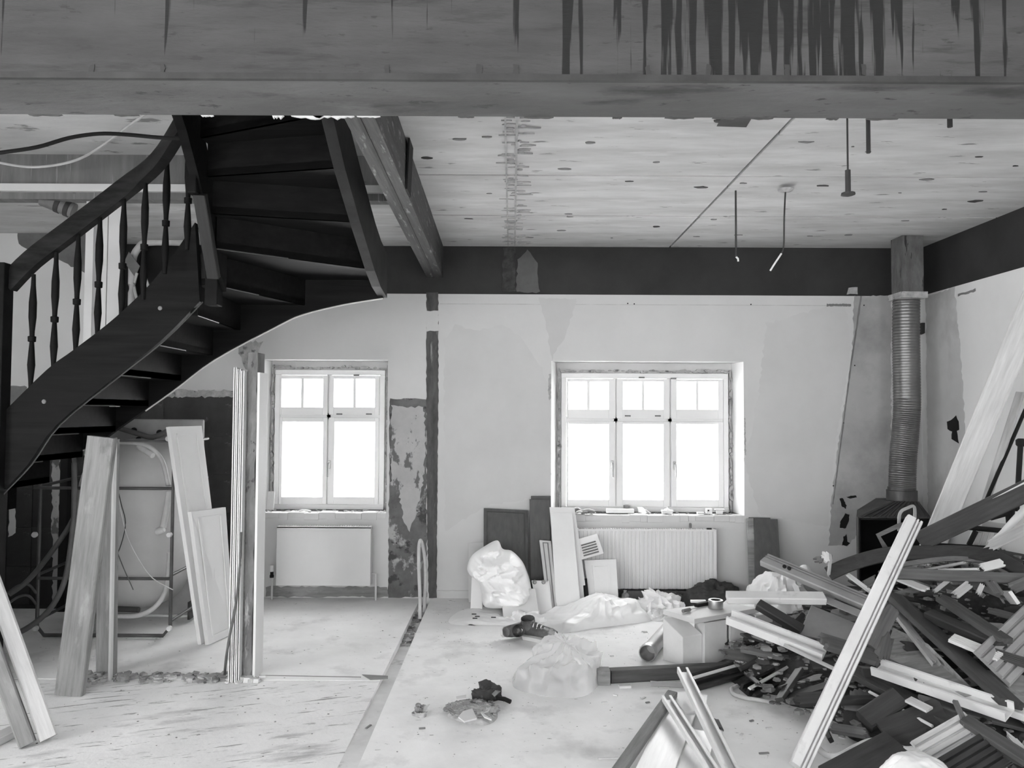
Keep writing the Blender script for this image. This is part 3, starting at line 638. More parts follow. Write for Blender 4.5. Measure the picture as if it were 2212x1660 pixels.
mx_ = nt.nodes.new('ShaderNodeMixShader'); tr = nt.nodes.new('ShaderNodeBsdfTransparent'); tl = nt.nodes.new('ShaderNodeBsdfTranslucent'); m2 = nt.nodes.new('ShaderNodeMixShader')
m2.inputs[0].default_value = .45; mx_.inputs[0].default_value = .58
nt.links.new(b_.outputs[0], m2.inputs[1]); nt.links.new(tl.outputs[0], m2.inputs[2]); nt.links.new(m2.outputs[0], mx_.inputs[1]); nt.links.new(tr.outputs[0], mx_.inputs[2]); nt.links.new(mx_.outputs[0], nt.nodes['Material Output'].inputs[0])

# ------------------------------------------------------------------ left: jamb of the old partition
jx0, jx1 = at(500,1400,4.6).x, at(552,1400,4.6).x; jw = jx1-jx0
zt1 = at(510, 795, 4.6).z
stub = thing('partition_stub', 'broken end of the old partition with white profiles, left of the two-leaf window', 'partition', ((jx0+jx1)/2, 4.66, 0))
for k in range(3):
    M_, L = frame(V((jx0+jw*(.07+.16*k), 4.60, .0)), V((jx0+jw*(.07+.16*k), 4.60, zt1-.01*k)), (0,-1,0)); plankmb(L, jw*.13, .05, 'U').build('metal_profile', m_white, stub, mw=M_)
col = MB(); nz_ = 26; zt2 = at(535, 762, 4.6).z; prev = None; vs_ = []
for i in range(nz_+1):
    z = zt2*i/nz_; j = lambda: RN.uniform(-.006,.006)
    vs_ += [V((jx0+jw*.5+j(),4.60+j(),z)), V((jx0+jw*.68+j(),4.59+j(),z)), V((jx0+jw*.86+j(),4.60+j(),z)), V((jx0+jw*.88+j(),4.72,z)), V((jx0+jw*.5+j(),4.72,z))]
col.add(vs_, [(i*5+k,i*5+(k+1)%5,(i+1)*5+(k+1)%5,(i+1)*5+k) for i in range(nz_) for k in range(5)]+[(4,3,2,1,0),tuple(range(nz_*5,nz_*5+5))]).build('mortar_core', mat('jamb_mortar', .2, .35, 7, (1,1,.5), .95, .6, sp=[(.55, 6, (2,1,.4), .58, .66), (.08, 9, (2,1,1), .62, .66)]), stub)
MB().box(jx1-jw*.1, jx1, 4.595, 4.74, 0, zt2-.12).build('corner_bead', m_white, stub)
MB().box(jx0+.003, jx0+jw*.5, 4.655, 4.74, 0, zt1-.02).build('backing_board', m_board, stub)
chips(34, lambda r: V((r.uniform(jx0-.03, jx1+.05), r.uniform(4.54,4.64), 0)), .012, .035, .9).build('mortar_lump', m_white2, stub)
tag(MB().tube(smv([at(521,1150,4.55), at(517,1240,4.55), at(507,1320,4.52), at(497,1370,4.5), at(489,1420,4.52), fl(485,1462)+V((0,0,.01))]), .008, 6).build('cable', m_hosed, smooth=1), 'thin grey cable hanging down the partition end', 'cable')
sill = chips(170, lambda r: V((r.uniform(-2.55,-1.66), 4.62+r.gauss(0,.035), 0)), .008, .035, .8)
tag(sill.build('rubble_line', m_rub), 'line of mortar rubble where the old partition stood', 'rubble', kind='stuff')
# grey boards leaning against the stair
plank('leaning_board', 'wide dusty grey board leaning against the stair, leftmost in front of the bathtub', 'board', fl(149,1503)+V((0,.03,0)), at(226,944,4.37), .155, .045, (0,-1,0), m_board)
plank('leaning_board', 'narrower dusty board with a pale edge standing just behind the wide one', 'board', fl(231,1456)+V((0,.02,.0)), at(240,948,4.62), .12, .04, (-.15,-1,0), m_board)
pe = at(249, 1452, 4.66); plank('edge_strip', 'thin white strip standing along the narrow dusty board', 'strip', V((pe.x+.01, 4.6, 0)), at(251,946,4.58), .014, .03, (0,-1,0), m_white2)
# planks at the lower left corner
plank('roof_batten', 'bright squared timber leaning at the left edge, upper of the pair', 'timber', fl(92,1606)+V((.0,.05,0)), at(-62,1130,3.95), .075, .07, (.55,-.8,.2), m_pale)
plank('roof_batten', 'greyer squared timber leaning at the left edge, lower of the pair', 'timber', fl(56,1612)+V((0,.02,0)), at(-80,1220,3.8), .07, .055, (.45,-.9,.2), m_board)
plank('timber_chip', 'short pale broken piece of wood at the bottom left corner', 'wood scrap', fl(38,1585)+V((0,0,.005)), fl(-40,1625)+V((0,0,.005)), .06, .035, (.1,-.3,1), m_pale, jag=(.04,.0))

# ------------------------------------------------------------------ bathtub stood on end in its steel frame
TX0, TX1 = -3.32, -2.40; txc = (TX0+TX1)/2
tub = thing('bathtub', 'whirlpool bathtub stood on end in its steel carrying frame under the stair', 'bathtub', (txc, 5.65, 0))
zt = at(330, 906, 5.97).z
MB().box(TX0, TX1, 5.95, 5.985, .02, zt).build('rim', mat('tub_rim', .34, .2, 3, ro=.6, bp=.1), tub, bevel=.012)
sv = []; nu, nvv = 48, 20; a_, c_ = .40, .64; zc = .74
for j in range(nvv+1):
    f = j/nvv; ph = f*math.pi/2; rr = math.cos(ph)**.55 if f < 1 else 0; dy = math.sin(ph)**.8*.46
    for i in range(nu):
        t = 2*math.pi*i/nu; ct, st_ = math.cos(t), math.sin(t)
        x = a_*rr*math.copysign(abs(ct)**.75, ct); z = c_*rr*math.copysign(abs(st_)**.6, st_)
        sv.append(V((txc+.01+x, 5.95-dy, zc+z)))
MB().add(sv, [(j*nu+i, j*nu+(i+1)%nu, (j+1)*nu+(i+1)%nu, (j+1)*nu+i) for j in range(nvv) for i in range(nu)]).build('shell', m_tub, tub, smooth=3)
fx0, fx1, fy = at(84,1200,5.41).x, at(371,1200,5.41).x, 5.41
loop = [V((fx0,fy,.08)), V((fx0,fy,1.38)), V((fx1,fy,1.38)), V((fx1,fy,.08)), V((fx1-.05,fy,.02)), V((fx0+.05,fy,.02))]
MB().tube(loop, .013, 8, up=(0,1,0), closed=True).build('frame_tube', m_steel, tub, smooth=1)
for y in (1055, 1250):
    z = at(200, y, fy).z; MB().tube([V((fx0,fy-.005,z)), V((fx1,fy-.005,z))], .011, 8).build('frame_tube', m_steel, tub, smooth=1)
for x in (fx0, fx1):
    for z in (.12, .44, 1.06, 1.36):
        MB().tube([V((x,fy,z)), V((x+(.02 if x == fx1 else -.02),5.96,z+.02))], .011, 8).build('frame_tube', m_steel, tub, smooth=1)
for x, y in ((78,1155),(368,1155),(368,1357),(80,1357),(366,948)):
    p = at(x, y, fy-.03); MB().lathe([(.004,0),(.018,.004),(.021,.02),(.016,.03)], p, 10, Matrix.Rotation(math.pi/2, 3, 'X')).build('foot_pad', m_white, tub, smooth=.8)
for pts, r, m in (([(255,1332,5.5),(300,1330,5.48),(335,1312,5.47),(356,1280,5.47),(364,1235,5.46),(366,1195,5.46)], .017, m_hose), ([(250,955,5.6),(300,958,5.55),(332,972,5.5),(352,1000,5.5),(364,1050,5.46)], .016, m_hose),
                  ([(366,1062,5.46),(360,1100,5.45),(352,1140,5.44)], .022, m_hose), ([(255,925,5.9),(300,938,5.88),(330,945,5.86),(365,930,5.85)], .02, m_hosed), ([(300,965,5.6),(330,985,5.52)], .02, m_hose),
                  ([(250,1316,5.5),(300,1318,5.48)], .02, m_dark)):
    MB().tube(smv([at(*p) for p in pts]), r, 8).build('tub_pipe', m, tub, smooth=1)
p = at(346, 1147, 5.43); MB().lathe([(.02,-.03),(.026,-.02),(.026,.02),(.02,.03)], p, 10, Matrix.Rotation(1.2, 3, 'Y')).build('pipe_elbow', m_hose, tub, smooth=.8)
for x, y in ((290,930),(345,935),(300,950)):
    p = at(x, y, 5.945); MB().lathe([(.022,0),(.022,.01)], p, 12, Matrix.Rotation(math.pi/2, 3, 'X')).build('jet_hole', m_black, tub)
MB().box(at(376,1300,5.5).x-.02, at(424,1300,5.9).x, 5.78, 5.95, .03, .16).build('side_skirt', m_dark, tub)
for k, pts in enumerate(([(255,1060),(262,1090),(271,1130),(262,1175),(245,1215),(213,1280)], [(256,1075),(262,1110),(275,1160),(300,1210),(330,1250),(374,1275)], [(252,1190),(268,1230),(288,1275)])):
    tag(MB().tube(smv([at(x, y, 5.30) for x, y in pts]), .0035, 5).build('wire', (m_dark, m_hose, m_hosed)[k], smooth=1), ('thin dark wire looping down in front of the bathtub', 'thin pale wire curving across the bathtub to its frame', 'short grey wire end dangling on the bathtub')[k], 'wire')
# white door fronts leaning between tub and jamb
B0, B1 = fl(443,1396), fl(499,1370); T0, T1 = at(366,922,5.2), at(436,920,5.46)
for v in (B0, B1): v.z = .004
quad('door_front', 'taller white moulded door front leaning between bathtub and partition end', 'door', B0+V((-.03,.01,0)), B1+V((-.03,.01,0)), T1, T0, .03, m_cab, .05)
quad('door_front', 'shorter white moulded door front leaning on the taller one', 'door', B0+V((.025,-.0,0)), B1+V((.025,0,0)), at(488,1096,5.42), at(413,1106,5.16), .03, m_cab, .045)
# hoses and a dark post at the far left
tag(MB().tube(smv([at(160,985,6.0), at(165,1060,5.9), at(158,1120,5.8), at(110,1195,5.5), at(60,1255,5.3), at(20,1285,5.2)]), .018, 8).build('hose', m_hosed, smooth=1), 'dark flexible conduit slanting down to the left behind the leaning boards', 'hose')
tag(MB().tube(smv([at(160,1000,5.25), at(160,1100,5.22), at(153,1180,5.2), at(138,1260,5.15), at(105,1320,5.1), at(55,1360,5.05), at(20,1372,5.05)]), .018, 8).build('hose', m_hosed, smooth=1), 'dark hose hanging in a wide bow at the far left', 'hose')
for k, yy in enumerate((1268, 1292)):
    tag(MB().tube(smv([at(15,yy+15,5.2), at(40,yy-2,5.25), at(62,yy-4,5.3), at(78,yy+14,5.4)]), .009, 6).build('wire', m_hosed, smooth=1), ('upper', 'lower')[k]+' of two thin cables arching by the tub frame at the far left', 'cable')
MB().box(at(131,1100,6.12).x, at(147,1100,6.12).x, 6.1, 6.19, 0, at(140,955,6.1).z+.3).build('waste_pipe', m_black, pier)
patch('raw_plaster', [(113,985),(129,985),(130,1300),(114,1300)], 6.19, m_peel, pier, .006, .01)
patch('raw_plaster', [(20,1048),(35,1045),(34,1150),(20,1162)], 6.19, m_white2, pier, .006, .006)
# head of the partition: studs hanging from the head track, pipe stub, niche with pipes
for k, (x0, x1) in enumerate(((187,204),(216,234),(236,262))):
    a = at(x0, 500, HY+.06); b = at(x1, 500, HY+.06); M_, L = frame(V(((a.x+b.x)/2, HY+.05, 1.62)), V(((a.x+b.x)/2, HY+.05, 3.09)), (0,1,0)); plankmb(L, b.x-a.x, .05, 'U').build('metal_stud', m_white, hb, mw=M_)
p0, p1 = at(92,428,5.25), at(160,456,5.3)
ps = thing('pipe_stub', 'grey cut-off vent pipe below the white head track at upper left', 'pipe', p1)
MB().tube([p0, p1], .055, 14).build('pipe', m_mid, ps, smooth=1); d = (p1-p0).normalized()
for k in (.45, .75): MB().tube([p0.lerp(p1,k), p0.lerp(p1,k)+d*.03], .06, 14).build('collar', m_dark, ps, smooth=1)
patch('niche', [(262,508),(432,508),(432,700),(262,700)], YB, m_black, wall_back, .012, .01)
tag(MB().tube(smv([at(284,680,6.5), at(285,600,6.5), at(287,560,6.48), at(300,535,6.46), at(320,524,6.45), at(400,524,6.45), at(420,524,6.45)]), .03, 10).build('water_pipe', m_hose, smooth=1), 'pale bent water pipe in the dark niche behind the balusters', 'pipe')
quad('label_card', 'small grey card hanging beside the pale bent pipe', 'card', at(268,566,6.4), at(292,600,6.4), at(302,575,6.4), at(278,544,6.4), .006, m_mid)
tag(MB().tube(smv([at(296,590,6.38), at(290,620,6.38), at(300,655,6.38), at(315,655,6.38), at(322,630,6.38), at(314,600,6.38), at(304,590,6.38)], 4), .012, 6).build('cable', m_hose, smooth=1), 'pale looped cable hanging by the niche pipe', 'cable')
# cables under the stair ceiling
tag(MB().tube(smv([at(-30,334,4.0), at(0,330,4.0), at(80,318,4.02), at(150,298,4.04), at(215,289,4.05), at(275,291,4.05), at(340,297,4.05), at(403,300,4.05)]), .011, 8).build('cable', m_black, smooth=1), 'thick black cable slung from the stair newel to the left', 'cable')
tag(MB().tube(smv([at(-30,344,4.9), at(0,352,4.9), at(60,361,4.9), at(120,357,4.9), at(175,342,4.9), at(225,312,4.9), at(270,278,4.6), at(315,246,4.35)]), .008, 6).build('cable', m_hose, smooth=1), 'thin pale cable sagging behind the black one at upper left', 'cable')

# ------------------------------------------------------------------ radiators
def radiator(px, Y, label, ribs):
    a = at(px[0], px[3], Y); b = at(px[1], px[2], Y); root = thing('radiator', label, 'radiator', ((a.x+b.x)/2, Y+.04, a.z))
    x0, x1, z0, z1 = a.x, b.x, a.z, b.z; body = MB()
    if ribs:
        sec = []; n = ribs
        for k in range(n):
            u0 = x0+.02+(x1-x0-.04)*k/n; w = (x1-x0-.04)/n
            sec += [(u0,Y),(u0+w*.62,Y),(u0+w*.7,Y+.007),(u0+w*.92,Y+.007)]
        poly = [V((x0,Y+.004,z0))]+[V((u,y,z0)) for u,y in sec]+[V((x1,Y+.004,z0)),V((x1,Y+.012,z0)),V((x0,Y+.012,z0))]
        body.prism(poly, (0,0,z1-z0-.012))
    else: body.cbox(x0, x1, Y, Y+.012, z0, z1, .004)
    body.build('front_panel', m_white, root)
    MB().box(x0+.01, x1-.01, Y+.07, Y+.082, z0, z1-.01).build('back_panel', m_white, root)
    MB().box(x0, x0+.012, Y+.012, Y+.07, z0+.01, z1).build('side_cover', m_white, root); MB().box(x1-.012, x1, Y+.012, Y+.07, z0+.01, z1).build('side_cover', m_white, root)
    g = MB().box(x0, x1, Y+.0, Y+.008, z1-.012, z1+.004).box(x0, x1, Y+.07, Y+.078, z1-.012, z1+.004)
    n = int((x1-x0)/.02)
    for k in range(n): g.box(x0+(x1-x0)*k/n, x0+(x1-x0)*k/n+.008, Y+.004, Y+.074, z1-.006, z1+.002)
    g.build('top_grille', m_white, root)
    for xx in (x0+.15, x1-.15): MB().box(xx-.02, xx+.02, Y+.08, YB+.002, z0+.1, z1-.1).build('wall_bracket', m_white2, root)
    return root, x0, x1, z0, z1
r1 = radiator((596,801,1139,1266), 6.49, 'smooth flat white radiator under the two-leaf window', 0)
r2 = radiator((1238,1548,1146,1272), 6.49, 'ribbed white panel radiator under the three-light window', 34)
for r, xs_ in ((r1, (588, 812)),):
    for k, x in enumerate(xs_):
        p = at(x, 1240, 6.53); q_ = MB().tube([V((p.x,p.y,0)), V((p.x,p.y,p.z)), V((p.x+(.05 if k==0 else -.05),p.y,p.z))], .009, 8, up=(0,1,0)); q_.build('supply_pipe', m_white2, r[0], smooth=1)
        if k == 0: vb = MB().lathe([(.018,0),(.018,.02),(.014,.022),(.014,.05)], V((p.x,p.y-.01,p.z-.03)), 10).build('valve', m_black, r[0], smooth=.7); MB().lathe([(.016,0),(.018,.005),(.018,.05),(.014,.055)], V((p.x,p.y-.01,p.z+.02)), 10).build('valve_cap', m_white, vb, smooth=.7)
p = at(1493,1142,6.49); MB().lathe([(.012,0),(.012,.03),(.008,.04)], p+V((0,.03,0)), 8).build('air_vent', m_mid, r2[0]); p = at(1532,1143,6.49); MB().cbox(p.x-.02,p.x+.02,p.y-.006,p.y+.01,p.z-.006,p.z+.008,.002).build('clip', m_dark, r2[0])
patch('bare_render', [(575,1268),(838,1268),(838,1290),(575,1290)], YB, m_board, wall_back, .004, .008); patch('bare_render', [(1330,1272),(1560,1272),(1560,1292),(1330,1292)], YB, m_peel2, wall_back, .004, .008)
pp = thing('pipe_loop', 'pair of pale water pipes standing in the floor chase by the wall', 'pipe', fl(911,1328))
MB().tube(smv([fl(907,1338,-.03), at(907,1290,6.1), at(905,1230,6.15), at(905,1185,6.2), at(908,1168,6.22), at(912,1175,6.24), at(918,1210,6.26), at(919,1260,6.2), fl(916,1322,-.03)]), .014, 8, up=(0,1,0)).build('pipe', m_hose, pp, smooth=1)
for y in (1187, 1235): 
    a = at(905, y, 6.22); MB().tube([a, V((a.x-.02, YB, a.z))], .01, 8).build('wall_bracket', m_white, pp, smooth=1)
# ------------------------------------------------------------------ window sills: rough edge and what lies on them
for k, (w, root) in enumerate(((W1, win1[0]), (W2, win2[0]))):
    b = MB(); x = w[0]
    while x < w[1]-.02:
        l = RN.uniform(.05, .16); x1 = min(w[1], x+l); d = RN.uniform(.002,.012)
        MB().cbox(x+.002, x1-.002, YB-.012+d, YB+.12, w[2]-.055+RN.uniform(-.01,.01), w[2]+RN.uniform(-.004,.006), .003).build('sill_brick', m_white2, root); x = x1
    chips(60, lambda r: V((r.uniform(w[0]+.02, w[1]-.02), r.uniform(YB+.02, YB+.17), w[2]+.002)), .006, .02, .6).build('sill_crumbs', m_rough, root)['kind'] = 'stuff'
    MB().box(w[0]+.01, w[1]-.01, YB+.1, YB+.215, w[2]-.004, w[2]+.004).build('sill_gap', m_dark, root)
zs2 = W2[2]+.008
def on_sill(x, Y=6.66): p = at(x, 1100, Y); p.z = zs2; return p
g = on_sill(1262, 6.62)
gv = thing('work_glove', 'dirty work glove lying on the sill at the left of the wide window', 'glove', g)
pts_ = [V((.09,0,.02)),V((.04,.0,.028)),V((0,0,.024)),V((-.03,0,.02))]
MB().sweep([g+q_ for q_ in pts_], lambda i: [((.03,.042,.046,.03)[i]*math.cos(t), (.012,.02,.018,.012)[i]*math.sin(t)) for t in [k*math.pi/5 for k in range(10)]]).build('palm', m_mid, gv, smooth=1)
for k, (dy, dz, l) in enumerate(((-.035,.005,.05),(-.012,.018,.07),(.012,.026,.075),(.033,.015,.06))):
    MB().tube(smv([g+V((-.02,dy,.018)), g+V((-.02-l*.5,dy*1.2,.02+dz)), g+V((-.02-l,dy*1.3,.014+dz*.8))]), .011, 8).build('finger', m_mid if k % 2 else m_white2, gv, smooth=1)
MB().tube(smv([g+V((.02,-.04,.016)), g+V((.0,-.06,.02)), g+V((-.03,-.065,.01))]), .012, 8).build('thumb', m_mid, gv, smooth=1)
def sillbox(name, label, cat, x, Y, sx, sy, sz, m, bev=.003):
    p = on_sill(x, Y); return tag(MB().box(p.x-sx/2, p.x+sx/2, p.y-sy/2, p.y+sy/2, p.z, p.z+sz).build(name, m, bevel=bev), label, cat)
sillbox('carton', 'long flat white carton on the sill under the middle light', 'box', 1339, 6.70, .24, .05, .035, m_cab)
p = on_sill(1354, 6.74); tag(MB().lathe([(.028,0),(.03,.003),(.03,.06),(.028,.062),(.018,.062),(.018,0)], p, 18, cap=False).build('tape_roll', m_mid, smooth=.6), 'small grey roll of tape standing on the sill behind the flat carton', 'tape')
p = on_sill(1388, 6.67)
ex = thing('paper_cup_sheet', 'crumpled white paper lying on the sill right of the flat carton', 'paper', p)
MB().prism([p+V((-.045,0,.05)), p+V((-.035,.0,.01)), p+V((.02,-.02,0)), p+V((.05,.01,.005)), p+V((.0,.03,.045))], (.004,.012,.004)).build('sheet', m_cab, ex)
MB().prism([p+V((.03,.01,.03)), p+V((.07,.0,.0)), p+V((.055,.02,.0)), p+V((.03,.03,.03))], (.0,.008,.006)).build('sheet', m_white2, ex)
p = on_sill(1441, 6.67); cr_ = thing('socket_insert', 'white socket insert with a central pin on the sill', 'socket', p)
MB().cbox(p.x-.045,p.x+.045,p.y-.02,p.y+.02,p.z,p.z+.018,.004).build('plate', m_cab, cr_); MB().cbox(p.x-.05,p.x+.05,p.y-.024,p.y+.024,p.z+.018,p.z+.03,.003).build('cover', m_cab, cr_); MB().lathe([(.03,0),(.022,.01),(.006,.014),(.005,.028)], p+V((0,0,.03)), 10).build('knob', m_cab, cr_)
p = on_sill(1531, 6.67); sw = thing('switch_box', 'small white switch box with a black eye on the right of the sill', 'switch', p)
MB().box(p.x-.026,p.x+.026,p.y-.02,p.y+.02,p.z,p.z+.045).build('case', m_cab, sw, bevel=.004); MB().lathe([(.007,0),(.007,.004)], p+V((-.008,-.02,.03)), 8, Matrix.Rotation(math.pi/2,3,'X')).build('eye', m_black, sw)
p = on_sill(1554, 6.67); sw = thing('plug_adapter', 'white two-step plug adapter at the right end of the sill', 'plug', p)
MB().box(p.x-.025,p.x+.025,p.y-.02,p.y+.02,p.z,p.z+.03).build('case', m_cab, sw, bevel=.003); MB().box(p.x-.042,p.x+.042,p.y-.018,p.y+.018,p.z+.03,p.z+.042).build('flange', m_cab, sw, bevel=.003)
sillbox('mortar_bit', 'pale block of mortar on the sill left of the switch box', 'rubble', 1513, 6.64, .06, .04, .018, m_white2)
for k, (x0, x1, yb) in enumerate(((577,583,1104),(583,592,1104))):
    a = at(x0, yb, 6.66); plank('trim_offcut', ('left', 'right')[k]+' of two short white trim offcuts leaning in the corner of the two-leaf window', 'trim', V((at((x0+x1)/2,yb,6.7).x, 6.7, W1[2]+.01)), at((x0+x1)/2+3, 1062, 6.74), .03, .008, (0,-1,0), m_white2)
p = at(646,1100,6.66); p.z = W1[2]+.006; tag(MB().tube(smv([p, p+V((.03,-.01,.012)), p+V((.07,0,.008)), p+V((.1,.01,0))]), .008, 6).build('cord_end', m_cab, smooth=1), 'white bit of cord lying on the sill of the two-leaf window', 'cord')

# ------------------------------------------------------------------ boards leaning under the wide window
quad('wall_panel', 'pale panel leaning on the wall behind the standing white bag', 'panel', *lean(1012,1050,1285,6.45,1012,1048,1174,1172,6.56), .02, m_white2)
quad('furniture_board', 'wide brown wood-grain panel leaning on the wall behind the standing white bag', 'panel', *lean(1044,1143,1285,6.3,1045,1140,1098,1103,6.56), .02, m_brown, .025, mat('brown_rim', .08, .2, 3))
quad('furniture_board', 'tall narrow brown panel leaning left of the wide window, rear one', 'panel', *lean(1150,1192,1285,6.4,1147,1190,1072,1072,6.57), .018, m_brown)
quad('furniture_board', 'tall narrow brown panel leaning left of the wide window, front one', 'panel', *lean(1147,1190,1285,6.33,1144,1187,1079,1080,6.52), .018, m_brown)
quad('bed_slat_frame', 'pale wooden frame side leaning between brown and white boards', 'frame', *lean(1185,1206,1315,6.05,1165,1190,1167,1169,6.35), .03, m_white2, .02, m_mid)
quad('shelf_board', 'tall white shelf board leaning left of the ribbed radiator, rear one', 'board', *lean(1206,1273,1308,6.14,1187,1241,1096,1097,6.46), .02, m_cab)
quad('shelf_board', 'tall white shelf board leaning left of the ribbed radiator, front one', 'board', *lean(1203,1256,1310,6.06,1189,1236,1108,1109,6.40), .02, m_cab)
lv = thing('louvre_panel', 'small white louvred panel propped askew against the ribbed radiator', 'vent', at(1280,1205,6.3))
MB().prism([at(1255,1210,6.28), at(1304,1196,6.28), at(1290,1154,6.40), at(1245,1167,6.40)], (0,.015,0)).build('plate', m_cab, lv)
for k in range(5):
    t = .15+.13*k; a = at(1255,1210,6.27).lerp(at(1245,1167,6.39), t); b = at(1304,1196,6.27).lerp(at(1290,1154,6.39), t); a = a.lerp(b,.15); b = a.lerp(b,.8)
    MB().tube([a, b], .006, 4).build('louvre', m_mid, lv)
quad('cupboard_front', 'square white cabinet door with raised frame leaning on the ribbed radiator', 'door', *lean(1277,1338,1302,6.12,1262,1331,1211,1208,6.4), .02, m_cab, .05)
quad('dark_strip', 'narrow black strip leaning left of the square white cabinet door', 'strip', *lean(1266,1276,1304,6.1,1258,1268,1250,1250,6.25), .01, m_black)
hp = quad('hinge_board', 'white board with two round hinges standing between bag and wooden frame', 'board', *lean(1163,1196,1318,6.0,1148,1186,1254,1255,6.15), .018, m_cab, .008)
for x in (1155,1174): MB().lathe([(.017,0),(.017,.006),(.008,.012)], at(x,1258,6.12), 12, Matrix.Rotation(math.pi/2,3,'X')).build('hinge', m_metal, hp)
quad('small_panel', 'small square white panel standing in front of the standing bag', 'panel', *lean(1088,1166,1324,5.92,1081,1156,1273,1272,6.02), .015, m_white2)
quad('small_panel', 'narrow white board end below the left side of the standing bag', 'panel', *lean(1016,1042,1302,6.2,1019,1040,1248,1248,6.27), .015, m_cab)
sack('rubbish_bag', 'tall crumpled white plastic bag standing in front of the brown panel', 'bag', [(1012,1238),(1010,1222),(1020,1200),(1046,1181),(1074,1168),(1086,1186),(1106,1191),(1128,1213),(1140,1240),(1147,1268),(1150,1303),(1100,1312),(1048,1310),(1040,1280),(1032,1256)], 6.1, .15, .12, m_plas, amp=.075, fs=3.6, ctr=(1078,1250))
# flattened bag with print
fb = thing('flat_bag', 'empty white printed bag spread flat on the floor before the boards', 'bag', fl(1060,1338))
cs = [fl(972,1348), fl(1008,1316), fl(1120,1312), fl(1215,1345), fl(1180,1358), fl(1080,1352)]
dome('sheet', '', '', cs, .025, fl(1080,1338), m_plas, amp=.012, fs=7, rings=16, parent=fb)
for x, y in ((1024,1327),(1031,1332),(1066,1334),(1026,1336)):
    p = fl(x, y, .035); MB().box(p.x-.018, p.x+.018, p.y-.003, p.y+.003, .03, .0375).build('print', m_dark, fb)
dome('filled_sack', 'large plump white sack lying on the floor in front of the white boards', 'sack', [fl(1098,1346), fl(1150,1354), fl(1214,1368), fl(1280,1359), fl(1345,1351), fl(1406,1342), fl(1385,1326), fl(1330,1318), fl(1250,1322), fl(1165,1332)], .18, fl(1305,1340), m_plas, amp=.03, fs=3.5, pw=2.2, pleat=15, oc=3, hf=lambda p: max(.25, min(1, (p.x-fl(1100,1346).x)/.7)))
dome('bag_neck', 'twisted empty mouth of a white bag beside the plump sack', 'bag', [fl(1095,1340), fl(1120,1352), fl(1170,1356), fl(1190,1345), fl(1150,1330), fl(1115,1330)], .06, fl(1135,1342), m_plas, amp=.035, fs=6, pleat=11, oc=3)
# boots
m_leather = mat('boot_leather', .1, .6, 9, ro=.8, bp=.3, sp=[(.4, 7, (1,1,1), .6, .68)])
def boot(c, rot, tilt, label):
    root = thing('work_boot', label, 'boot', c); R3 = Matrix.Rotation(rot, 3, 'Z') @ Matrix.Rotation(tilt, 3, 'X')
    lo_ = 1e9
    def T_(p): return R3 @ V(p)
    secs = [(-.10,.035,.0,.10),(-.06,.042,.0,.11),(0,.042,.0,.10),(.06,.046,.0,.075),(.12,.045,.0,.06),(.155,.03,.008,.045)]
    def ring(x, w, z0, z1): return [T_((x, w*math.cos(t), (z0+z1)/2+(z1-z0)/2*math.sin(t))) for t in [k*math.pi/6 for k in range(12)]]
    up_ = [p for s_ in secs for p in ring(*s_)]; sh = [T_((-.045+.05*math.cos(t), .043*math.sin(t), z)) for z in (.06,.1,.13) for t in [k*math.pi/6 for k in range(12)]]
    so = [T_((x, sd*w, z)) for z in (-.025,.004) for sd in (1,) for x, w in ()]
    out = [(-.105,.02),(-.09,.036),(-.02,.04),(.06,.05),(.12,.047),(.16,.025)]; pl = [(x, w) for x, w in out]+[(x, -w) for x, w in reversed(out)]
    off = V((0,0,-min(min(p.z for p in up_), min(T_((x,y,-.026)).z for x,y in pl), min(p.z for p in sh)))) + c
    n = 12
    ub = MB().add([p+off for p in up_], [(i*n+k,i*n+(k+1)%n,(i+1)*n+(k+1)%n,(i+1)*n+k) for i in range(5) for k in range(n)]+[tuple(range(n)),tuple(range(60,72))]).build('upper', m_leather, root, smooth=1)
    MB().add([p+off for p in sh], [(i*n+k,i*n+(k+1)%n,(i+1)*n+(k+1)%n,(i+1)*n+k) for i in range(2) for k in range(n)]).build('shaft', m_leather, root, smooth=1)
    MB().prism([T_((x,y,-.026))+off for x,y in pl], T_((0,0,.03))).build('sole', m_white2, root)
    for x in (.0,.025,.05,.075): MB().tube([T_((x,-.03,.085-x*.45))+off, T_((x,0,.108-x*.5))+off, T_((x,.03,.085-x*.45))+off], .004, 5).build('lace', m_cab, ub)
boot(fl(1112,1379), math.radians(30), math.radians(75), 'muddy work boot tipped on its side with the sole to the left')
boot(fl(1158,1386), math.radians(-25), math.radians(20), 'muddy work boot on the right of the pair, standing tilted')
# clear film bag
dome('film_bag', 'crumpled translucent plastic bag lying on the middle of the floor', 'bag', [fl(1108,1482), fl(1150,1500), fl(1205,1508), fl(1268,1503), fl(1298,1470), fl(1290,1440), fl(1200,1432), fl(1125,1442)], .25, fl(1222,1466), m_film, amp=.07, fs=2.6, pw=1.7, rings=44, pleat=17, oc=3)
